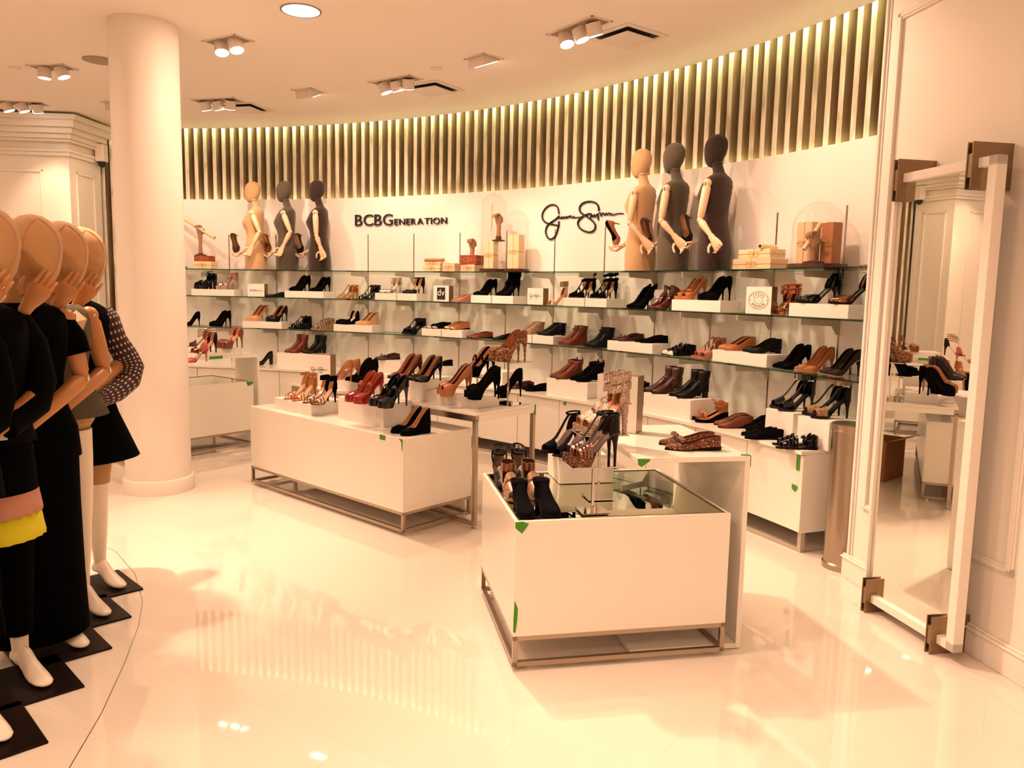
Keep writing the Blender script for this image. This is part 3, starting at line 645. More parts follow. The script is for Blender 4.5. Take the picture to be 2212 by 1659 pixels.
def make_shoe(K):
    """build one shoe at the origin; toe towards +x, ground z = 0"""
    up = K.get('up', 'pump'); hl = K.get('heel', 'stiletto'); m1 = K['m']; lin = K.get('lin', 'sh_lining'); sole_m = K.get('sole', 'sh_sole' if up != 'sandal' else m1)
    hh = K.get('hh', .095); ph = K.get('ph', .0); L = Last(hh, ph, K.get('pt', False), K.get('L', .245), 1.0 if up in ('boot', 'sandal') else .70 if hh < .03 and up != 'oxford' else .88 if up == 'oxford' else .92)
    root = bpy.data.objects.new(CATN[K['n']], None); COL.objects.link(root); root.empty_display_size = .03
    hm = K.get('hm', m1)
    # sole / platform / wedge
    if hl in ('wedge', 'flat'):
        bot = (lambda u: .0) if hl == 'wedge' else (lambda u: .0)
        if hl == 'flat': part('sole', slab(L, 0, 1, lambda u: max(L.z(u)-.001, .004), bot), K.get('hm', 'sh_sole'), root, 30)
        else: part('wedge_heel', slab(L, 0, .80, lambda u: L.z(u), lambda u: 0.0), hm, root, 30); part('sole', slab(L, .3, 1, lambda u: L.z(u), lambda u: 0.0 if u < .9 else .003*sm(u, .9, 1), .0025), K.get('pm', hm), root, 30)
    else:
        def bot(u): b = L.z(u)-.0035; k = sm(u, .52, .64); return b*(1-k)+(.004*sm(u, .88, 1))*k
        part('sole', slab(L, 0, 1, lambda u: L.z(u), bot), K.get('pm', sole_m if ph < .012 else m1), root, 35)
        part('heel', heel_mb(L, hl), hm, root, 40)
    if up in ('pump', 'peep', 'dorsay'):
        e = .93 if up == 'peep' else 1.0
        keys = ([0, .05, .13, .28, .44, .56, .64, .70, .76, 1], [1.0, .78, .54, .38, .33, .33, .42, .66, 1.0, 1.0]) if hh > .04 else ([0, .05, .15, .4, .58, .66, .72, .77, 1], [.85, .66, .50, .40, .38, .5, .78, 1, 1])
        if up == 'dorsay':
            o = part('upper', upper_mesh(L, trf_keys([.56, .62, .72, .78, 1], [.2, .45, .75, 1, 1]), .56, e), [m1, lin], root, 60); solid(o)
            o = part('heel_counter', upper_mesh(L, trf_keys([0, .05, .15, .22, .32], [1.0, .82, .66, .45, .08]), 0, .30, 12), [m1, lin], root, 60); solid(o)
        else:
            o = part('upper', upper_mesh(L, trf_keys(*keys), 0, e, hk=K.get('hk', 1.0)), [m1, lin], root, 60); solid(o)
        part('insole', slab(L, .02, .93, lambda u: L.z(u)+.0025, lambda u: L.z(u)-.0005, -.003, 16, 3), lin, root, 60)
    elif up == 'loafer':
        o = part('upper', upper_mesh(L, trf_keys([0, .1, .25, .42, .50, .56, .62, 1], [.90, .64, .54, .50, .60, .80, 1, 1])), [m1, lin], root, 60); solid(o)
        if K.get('extra', '') != 'plain': part('saddle_strap', band(L, .60, .665, .002), K.get('m2', m1), root, 50)
    elif up == 'oxford':
        o = part('upper', upper_mesh(L, trf_keys([0, .08, .2, .34, .40, .46, 1], [.80, .76, .66, .70, .85, 1, 1])), [m1, lin], root, 60); solid(o)
        mb = MB()
        for i in range(4):
            u = .44+i*.05; a, b = L.pt(u, .78, 1, .003), L.pt(u+.02, .78, -1, .003); c = L.pt(u, 1, 1, .004); mb.tube([a, c, b], .0016, 5)
        part('laces', mb, K.get('m2', m1), root, 50)
    elif up == 'boot':
        o = part('vamp', upper_mesh(L, lambda u: 1.0), [m1, lin], root, 60)
        H = K.get('sh', .12); zc = L.z(.15); rings = []; n = 20; fl = K.get('flare', 1.0)
        for i, f in enumerate([.0, .2, .4, .6, .8, 1.0]):
            h = .02+(H-.02)*f; cxo = L.x(.17+.16*(1-sm(f, 0, .6))*.8)-.004*f; rx = .052-(.052-.040)*sm(f, 0, .5)+.004*f*fl; ry = .027+.008*sm(f, 0, 1)*fl+.002
            rings.append([(cxo+rx*cos(2*pi*j/n), ry*sin(2*pi*j/n), zc+h+(K.get('slope', 0))*rx*cos(2*pi*j/n)*f-(.018*(1-f) if cos(2*pi*j/n) > .3 else 0)) for j in range(n)])
        o = part('shaft', MB().loft(rings, False), [m1, lin], root, 60); solid(o, .003)
        if K.get('tab'): 
            z = zc+H; part('pull_tab', MB().box((L.x(.17)-.040, 0, z+.008), (.003, .018, .03)), m1, root)
    elif up == 'sandal':
        part('insole', slab(L, .02, .97, lambda u: L.z(u)+.002, lambda u: L.z(u)-.001, -.0025, 16, 3), lin, root, 60)
        if K.get('counter', True):
            o = part('heel_counter', upper_mesh(L, trf_keys([0, .08, .18, .26], [.78, .74, .5, .1]), 0, .26, 10), [m1, lin], root, 60); solid(o)
        for i, s in enumerate(K.get('bands', [(.68, .80)])):
            o = part('strap', band(L, s[0], s[1], .001, slant=s[2] if len(s) > 2 else 0), K.get('bm', m1), root, 50)
        if K.get('tstrap'):
            mb = MB(); rr = []
            for u in us(.26, .80, 10):
                a = [L.pt(u, .90, 1, .003), L.pt(u, 1, 1, .003), L.pt(u, .90, -1, .003), L.pt(u, .90, -1, .0055), L.pt(u, 1, 1, .0055), L.pt(u, .90, 1, .0055)]; rr.append(a)
            part('t_strap', mb.loft(rr, True), m1, root, 50)
    if 'cap' in K:
        o = part('toe_cap', upper_mesh(L, lambda u: 1.0, .84, 1.0, 8, 7, .0022), K['cap'], root, 60)
    if K.get('mj'):
        part('strap', band(L, .47, .515, .003), m1, root, 50)
    if 'ankle' in K:
        a = K['ankle']; part('ankle_strap', cuff(L, a[0], a[1], *(a[2:4] if len(a) > 3 else ())), K.get('am', m1), root, 50)
        if a[0] > .072 and up in ('sandal', 'dorsay'):
            b = L.pt(.0, .55, 1, 0); mb = MB(); mb.box((L.x(.17)-.036, 0, L.z(.1)+.05+a[0]/2-.03), (.0035, .016, max(a[0]-.035, .02))); part('back_strap', mb, m1, root)
    if K.get('buckle'):
        z = L.z(.1)+K['ankle'][0]+K['ankle'][1]/2 if 'ankle' in K else L.z(.3)+.05
        part('buckle', buckle_mb((L.x(.2), -.0345 if 'ankle' in K else -.03, z), .016, .02), 'sh_silver', root)
    if K.get('bow'): part('bow', bow_mb(L, K['bow'], K.get('bs', 1.0)), K.get('m2', m1), root, 60)
    if K.get('cage'):
        for i, (h, t) in enumerate(K['cage']):
            part('strap', cuff(L, h, t, .040+.004*(1-i*.3), .030, .19, -.25), m1, root, 50)
        for sd in (1, -1):
            p = L.pt(.26, .15, sd, .002); q = (L.x(.19), sd*.032, L.z(.1)+K['cage'][-1][0]); part('strap', MB().tube([p, ((p[0]+q[0])/2, sd*.036, (p[2]+q[2])/2), q], .004, 6), m1, root, 50)
    if K.get('ties'):
        mb = MB()
        for i in range(K['ties']):
            h = .055+.018*i; z = L.z(.1)+h
            mb.tube([(L.x(.1), .028, z), (L.x(.42), .030, z-.012+.006*i), (L.x(.62), .0, z-.03), (L.x(.42), -.030, z-.012), (L.x(.1), -.028, z)], .0025, 5)
        part('straps', mb, K.get('bm', m1), root, 50)
    if K.get('gill'):
        mb = MB()
        for i in range(K['gill']):
            u = .40+i*.055; mb.tube([L.pt(u, .7, 1, .004), L.pt(u+.02, 1, 1, .005), L.pt(u, .7, -1, .004)], .0028, 5)
        part('laces', mb, K.get('m2', m1), root, 50)
    if K.get('bstraps'):
        for h in K['bstraps']: part('strap', cuff(L, h, .012, .047, .038, .21, -.1), m1, root, 50); part('buckle', buckle_mb((L.x(.28), -.040, L.z(.1)+h+.006), .012, .014), 'sh_silver', root)
    return root
KINDS = {
 'pumpk': dict(n='pump', m='sh_suede', pt=True, hh=.10, lin='sh_lining_dark'),
 'pumpk_n': dict(n='pump', m='sh_black', pt=True, hh=.10, lin='sh_nude', up='dorsay', tstrap=False),
 'platk': dict(n='pump', m='sh_suede', hh=.12, ph=.022, lin='sh_lining_dark'),
 'bootiek': dict(n='pump', m='sh_suede', hh=.10, pt=True, lin='sh_lining_dark', hk=1.25),
 'plat_tie': dict(n='sandal', up='sandal', m='sh_patent', hh=.115, ph=.04, heel='block', bands=[(.60, .92)], ties=3, lin='sh_black'),
 'plat_silver': dict(n='sandal', up='sandal', m='sh_silver', hh=.12, ph=.035, heel='slim', bands=[(.62, .72), (.78, .90)], ankle=(.06, .012), am='sh_rose', lin='sh_nude', ties=2, bm='sh_silver'),
 'flatk': dict(n='flat_shoe' if 0 else 'flat', m='sh_black', hh=.012, heel='flat', pt=True, lin='sh_lining_dark'),
 'gold_strap': dict(n='sandal', up='sandal', m='sh_gold', hh=.085, heel='slim', bands=[(.62, .66), (.70, .74), (.80, .85)], ankle=(.055, .008), lin='sh_gold', tstrap=True),
 'chunk_silver': dict(n='sandal', up='sandal', m='sh_patent', hh=.085, heel='block', hm='sh_silver', bands=[(.60, .68), (.78, .88)], ankle=(.05, .02), tstrap=True, lin='sh_black'),
 'clear': dict(n='pump', m='sh_silver', hh=.10, pt=True, up='dorsay', lin='sh_white', ankle=(.055, .007)),
 'outline': dict(n='pump', m='sh_black', hh=.10, pt=True, up='dorsay', lin='sh_nude', ankle=(.06, .01)),
 'oxf_nude': dict(n='oxford', up='oxford', m='sh_blush', hh=.014, heel='flat', lin='sh_lining_dark', hm='sh_taupe', m2='sh_black'),
 'cutboot': dict(n='boot', up='boot', m='sh_suede', hh=.105, heel='stiletto', sh=.13, lin='sh_lining_dark'),
 'cuff_leo': dict(n='sandal', up='sandal', m='sh_nude', hh=.095, bands=[(.70, .82)], ankle=(.075, .05, .040, .032), am='sh_snake', lin='sh_blush', heel='slim'),
 'caged': dict(n='sandal', up='sandal', m='sh_suede', hh=.095, bands=[(.52, .56), (.66, .92)], tstrap=True, cage=[(.055, .022), (.10, .02)], lin='sh_nude'),
 'pat_cog': dict(n='boot', up='boot', m='sh_burgundy', hh=.10, sh=.075, lin='sh_lining', slope=.5),
 'bow_tan': dict(n='pump', up='peep', m='sh_tan', hh=.115, ph=.02, lin='sh_tan', bow=.72),
 'shootie': dict(n='boot', up='boot', m='sh_suede', hh=.10, pt=True, sh=.070, lin='sh_lining_dark', slope=-.9),
 'glad_rose': dict(n='sandal', up='sandal', m='sh_rose', hh=.10, heel='slim', bands=[(.55, .63, .03), (.66, .72, -.03), (.76, .86, .02)], cage=[(.05, .025), (.085, .02)], lin='sh_bronze'),
 'cuffk': dict(n='sandal', up='dorsay', m='sh_patent', hh=.10, ph=.008, lin='sh_black', ankle=(.085, .028, .042, .034)),
 'cuffsnake': dict(n='sandal', up='dorsay', m='sh_bronze', hh=.10, ph=.008, lin='sh_black', ankle=(.085, .028, .042, .034), am='sh_snake'),
 'plat_tan': dict(n='pump', m='sh_nude', hh=.12, ph=.025, lin='sh_tan'),
 'plat_blk': dict(n='pump', m='sh_patent', hh=.12, ph=.028, lin='sh_tan'),
 'tsw': dict(n='wedge', up='sandal', m='sh_black', hh=.075, ph=.01, heel='wedge', bands=[(.52, .57), (.72, .82)], tstrap=True, ankle=(.05, .012), lin='sh_black'),
 'snakew': dict(n='wedge', up='sandal', m='sh_snake', hh=.06, ph=.01, heel='wedge', bands=[(.44, .49), (.56, .61), (.68, .73), (.80, .86)], ankle=(.045, .02), lin='sh_taupe'),
 'wedgek': dict(n='wedge', up='dorsay', m='sh_suede', hh=.08, ph=.015, heel='wedge', lin='sh_white'),
 'wedgen': dict(n='wedge', m='sh_nude', hh=.075, ph=.008, heel='wedge', pt=True, lin='sh_tan'),
 'blockw': dict(n='sandal', up='sandal', m='sh_black', hh=.09, ph=.02, heel='block', hm='sh_white', bands=[(.60, .88)], ankle=(.045, .03), tstrap=True, lin='sh_black'),
 'loafk': dict(n='loafer', up='loafer', m='sh_suede', hh=.014, heel='flat', cap='sh_silver', lin='sh_lining_dark'),
 'oxf_tan': dict(n='oxford', up='oxford', m='sh_tan', hh=.014, heel='flat', cap='sh_gold', lin='sh_lining_dark', m2='sh_cognac'),
 'loafb': dict(n='loafer', up='loafer', m='sh_cognac', hh=.014, heel='flat', lin='sh_lining_dark'),
 'loafkk': dict(n='loafer', up='loafer', m='sh_black', hh=.014, heel='flat', lin='sh_lining_dark', extra='plain'),
 'bkt': dict(n='boot', up='boot', m='sh_taupe', hh=.03, heel='block', sh=.085, lin='sh_snake', bstraps=[.05], pt=True),
 'bkk': dict(n='boot', up='boot', m='sh_black', hh=.03, heel='block', sh=.085, lin='sh_lining_dark', bstraps=[.03, .06], pt=True),
 'wbc': dict(n='boot', up='boot', m='sh_cognac', hh=.08, ph=.01, heel='wedge', sh=.095, lin='sh_lining_dark', bstraps=[.03, .06]),
 'wbk': dict(n='boot', up='boot', m='sh_black', hh=.08, ph=.01, heel='wedge', sh=.095, lin='sh_lining_dark', bstraps=[.03, .06]),
 'bowloaf': dict(n='flat', m='sh_brown', hh=.014, heel='flat', bow=.70, m2='sh_cognac', lin='sh_lining_dark'),
 'ballet': dict(n='flat', m='sh_suede', hh=.014, heel='flat', lin='sh_lining_dark', pt=True),
 'cutflat': dict(n='sandal', up='sandal', m='sh_black', hh=.014, heel='flat', bands=[(.35, .42), (.50, .66), (.72, .86)], ankle=(.03, .02), cap='sh_white', lin='sh_black'),
 'nudew': dict(n='wedge', up='sandal', m='sh_blush', hh=.085, ph=.01, heel='slim', bands=[(.45, .49), (.62, .84)], ankle=(.06, .01), tstrap=True, lin='sh_blush'),
 'tanw': dict(n='wedge', m='sh_tan', hh=.04, ph=.004, heel='wedge', lin='sh_brown'),
 'lowk': dict(n='pump', m='sh_black', hh=.04, heel='block', lin='sh_lining_dark', pt=True),
 'camel': dict(n='pump', m='sh_camel', hh=.10, pt=True, lin='sh_camel', hm='sh_camel', sole='sh_nude'),
 'plum': dict(n='pump', m='sh_plum', hh=.10, pt=True, lin='sh_lining_dark', sole='sh_nude'),
 'blkheel': dict(n='pump', m='sh_patent', hh=.09, heel='block', lin='sh_black'),
 'ab_cog': dict(n='boot', up='boot', m='sh_cognac', hh=.055, heel='block', sh=.145, lin='sh_lining_dark'),
 'ab_blk': dict(n='boot', up='boot', m='sh_black', hh=.055, heel='block', sh=.145, lin='sh_lining_dark'),
 'burg': dict(n='pump', m='sh_burgundy', hh=.105, pt=False, lin='sh_lining'),
 'patk': dict(n='pump', m='sh_patent', hh=.105, lin='sh_lining'),
 'tanplat': dict(n='pump', m='sh_tan', hh=.135, ph=.04, up='peep', lin='sh_brown', hk=1.1),
 'blkplat': dict(n='pump', m='sh_suede', hh=.135, ph=.04, up='peep', lin='sh_lining_dark', hk=1.15),
 'mjplat': dict(n='pump', m='sh_suede', hh=.125, ph=.03, up='peep', mj=True, lin='sh_nude'),
 'leoplat': dict(n='pump', m='sh_leopard', hh=.135, ph=.045, lin='sh_tan'),
 'bowfl': dict(n='flat', m='sh_brown', hh=.012, heel='flat', bow=.72, bs=1.5, lin='sh_lining_dark'),
 'bowfk': dict(n='flat', m='sh_suede', hh=.012, heel='flat', bow=.72, bs=1.5, lin='sh_lining_dark'),
 'po_cog': dict(n='boot', up='boot', m='sh_cognac', hh=.045, heel='block', sh=.10, tab=True, lin='sh_lining_dark', slope=-.15),
 'po_blk': dict(n='boot', up='boot', m='sh_suede', hh=.045, heel='block', sh=.10, tab=True, lin='sh_lining_dark', slope=-.15),
 'tallb': dict(n='boot', up='boot', m='sh_suede', hh=.05, heel='block', sh=.14, lin='sh_lining_dark'),
 'br_ab': dict(n='boot', up='boot', m='sh_brown', hh=.045, heel='block', sh=.135, lin='sh_lining_dark', bstraps=[.05]),
 'bk_ab': dict(n='boot', up='boot', m='sh_black', hh=.045, heel='block', sh=.135, lin='sh_lining_dark', bstraps=[.05]),
 'bowwedge': dict(n='wedge', up='sandal', m='sh_tan', hh=.075, ph=.02, heel='wedge', hm='sh_suede', bands=[(.70, .76)], ankle=(.04, .012), bow=.35, lin='sh_tan', pm='sh_suede'),
 'glad_c': dict(n='oxford', up='oxford', m='sh_cognac', hh=.02, heel='flat', gill=6, m2='sh_brown', lin='sh_lining_dark'),
 'glad_k': dict(n='oxford', up='oxford', m='sh_suede', hh=.03, heel='flat', gill=6, lin='sh_lining_dark'),
 'cuffsq': dict(n='sandal', up='sandal', m='sh_patent', hh=.10, ph=.012, bands=[(.66, .92)], tstrap=True, ankle=(.085, .03, .042, .034), buckle=True, lin='sh_black'),
 'cuffsn': dict(n='sandal', up='sandal', m='sh_black', hh=.10, ph=.012, bands=[(.66, .92)], bm='sh_snake', tstrap=True, ankle=(.085, .025, .042, .034), am='sh_snake', lin='sh_black'),
 'flat2': dict(n='loafer', up='loafer', m='sh_suede', hh=.014, heel='flat', lin='sh_lining_dark'),
 'bead': dict(n='sandal', up='sandal', m='sh_patent', hh=.014, heel='flat', bands=[(.50, .56), (.60, .66), (.70, .76), (.80, .87)], ankle=(.035, .012), lin='sh_black'),
 'tan_str': dict(n='sandal', up='sandal', m='sh_camel', hh=.10, bands=[(.64, .67, .03), (.70, .73, -.03), (.76, .79, .03), (.83, .86)], bm='sh_rose', ankle=(.075, .014), lin='sh_nude'),
 'blk_gold': dict(n='sandal', up='sandal', m='sh_suede', hh=.10, bands=[(.64, .67, .03), (.70, .73, -.03), (.76, .79, .03), (.83, .86)], bm='sh_bronze', ankle=(.06, .03), lin='sh_nude'),
 'redmj': dict(n='pump', m='sh_red', hh=.125, ph=.025, mj=True, lin='sh_tan', hm='sh_red'),
 'blkmj': dict(n='pump', m='sh_patent', hh=.125, ph=.025, mj=True, lin='sh_black'),
 'wpump': dict(n='wedge', m='sh_suede', hh=.095, ph=.008, heel='wedge', lin='sh_nude'),
 'glitflat': dict(n='flat', m='sh_glitter', hh=.014, heel='flat', bow=.72, bs=1.4, lin='sh_cognac', L=.25, pt=True),
 'silvcage': dict(n='sandal', up='sandal', m='sh_glitter_silver', hh=.125, ph=.025, heel='slim', bands=[(.50, .60), (.64, .90)], cage=[(.05, .03), (.09, .03)], lin='sh_tan'),
 'glitplat': dict(n='sandal', up='sandal', m='sh_black', hh=.13, ph=.03, pm='sh_glitter', bands=[(.60, .64), (.67, .71), (.74, .78), (.81, .86)], bm='sh_bronze', ankle=(.065, .012), buckle=True, tstrap=True, lin='sh_brown'),
 'blkstrap': dict(n='sandal', up='sandal', m='sh_suede', hh=.105, bands=[(.68, .90)], tstrap=True, ankle=(.075, .008), lin='sh_brown'),
 'ringk': dict(n='sandal', up='sandal', m='sh_black', hh=.06, ph=.01, bands=[(.50, .56), (.62, .88)], ankle=(.06, .012), cage=[(.085, .008)], lin='sh_taupe', heel='block'),
 'snakehl': dict(n='sandal', up='sandal', m='sh_snake', hh=.05, ph=.01, heel='block', bands=[(.46, .58), (.64, .92)], ankle=(.05, .035), am='sh_bronze', lin='sh_cognac'),
 'roundk': dict(n='boot', up='boot', m='sh_suede', hh=.04, heel='block', sh=.075, lin='sh_black', L=.235),
 'stripe': dict(n='sandal', up='sandal', m='sh_black', hh=.11, bands=[(.70, .86)], ties=4, bm='sh_bronze', lin='sh_pinksole'),
 'metplat': dict(n='sandal', up='dorsay', m='sh_bronze', hh=.13, ph=.045, lin='sh_pinksole'),
 'burgs': dict(n='sandal', up='sandal', m='sh_burgundy', hh=.09, bands=[(.60, .66), (.72, .86)], lin='sh_camel'),
 'pinkh': dict(n='pump', m='sh_pink', hh=.10, up='dorsay', lin='sh_nude'),
 'greyp': dict(n='pump', m='sh_taupe', hh=.09, lin='sh_taupe'),
 'holdbrown': dict(n='pump', m='sh_brown', hh=.115, ph=.02, lin='sh_lining'), 'holdgold': dict(n='pump', m='sh_bronze', hh=.105, lin='sh_gold'),
 'holdblack': dict(n='pump', m='sh_black', hh=.11, ph=.02, lin='sh_nude'), 'holdtan': dict(n='pump', m='sh_blush', hh=.10, lin='sh_brown', pt=True),
}
SIGN_POS = (-1.524, 6.140, .7655)
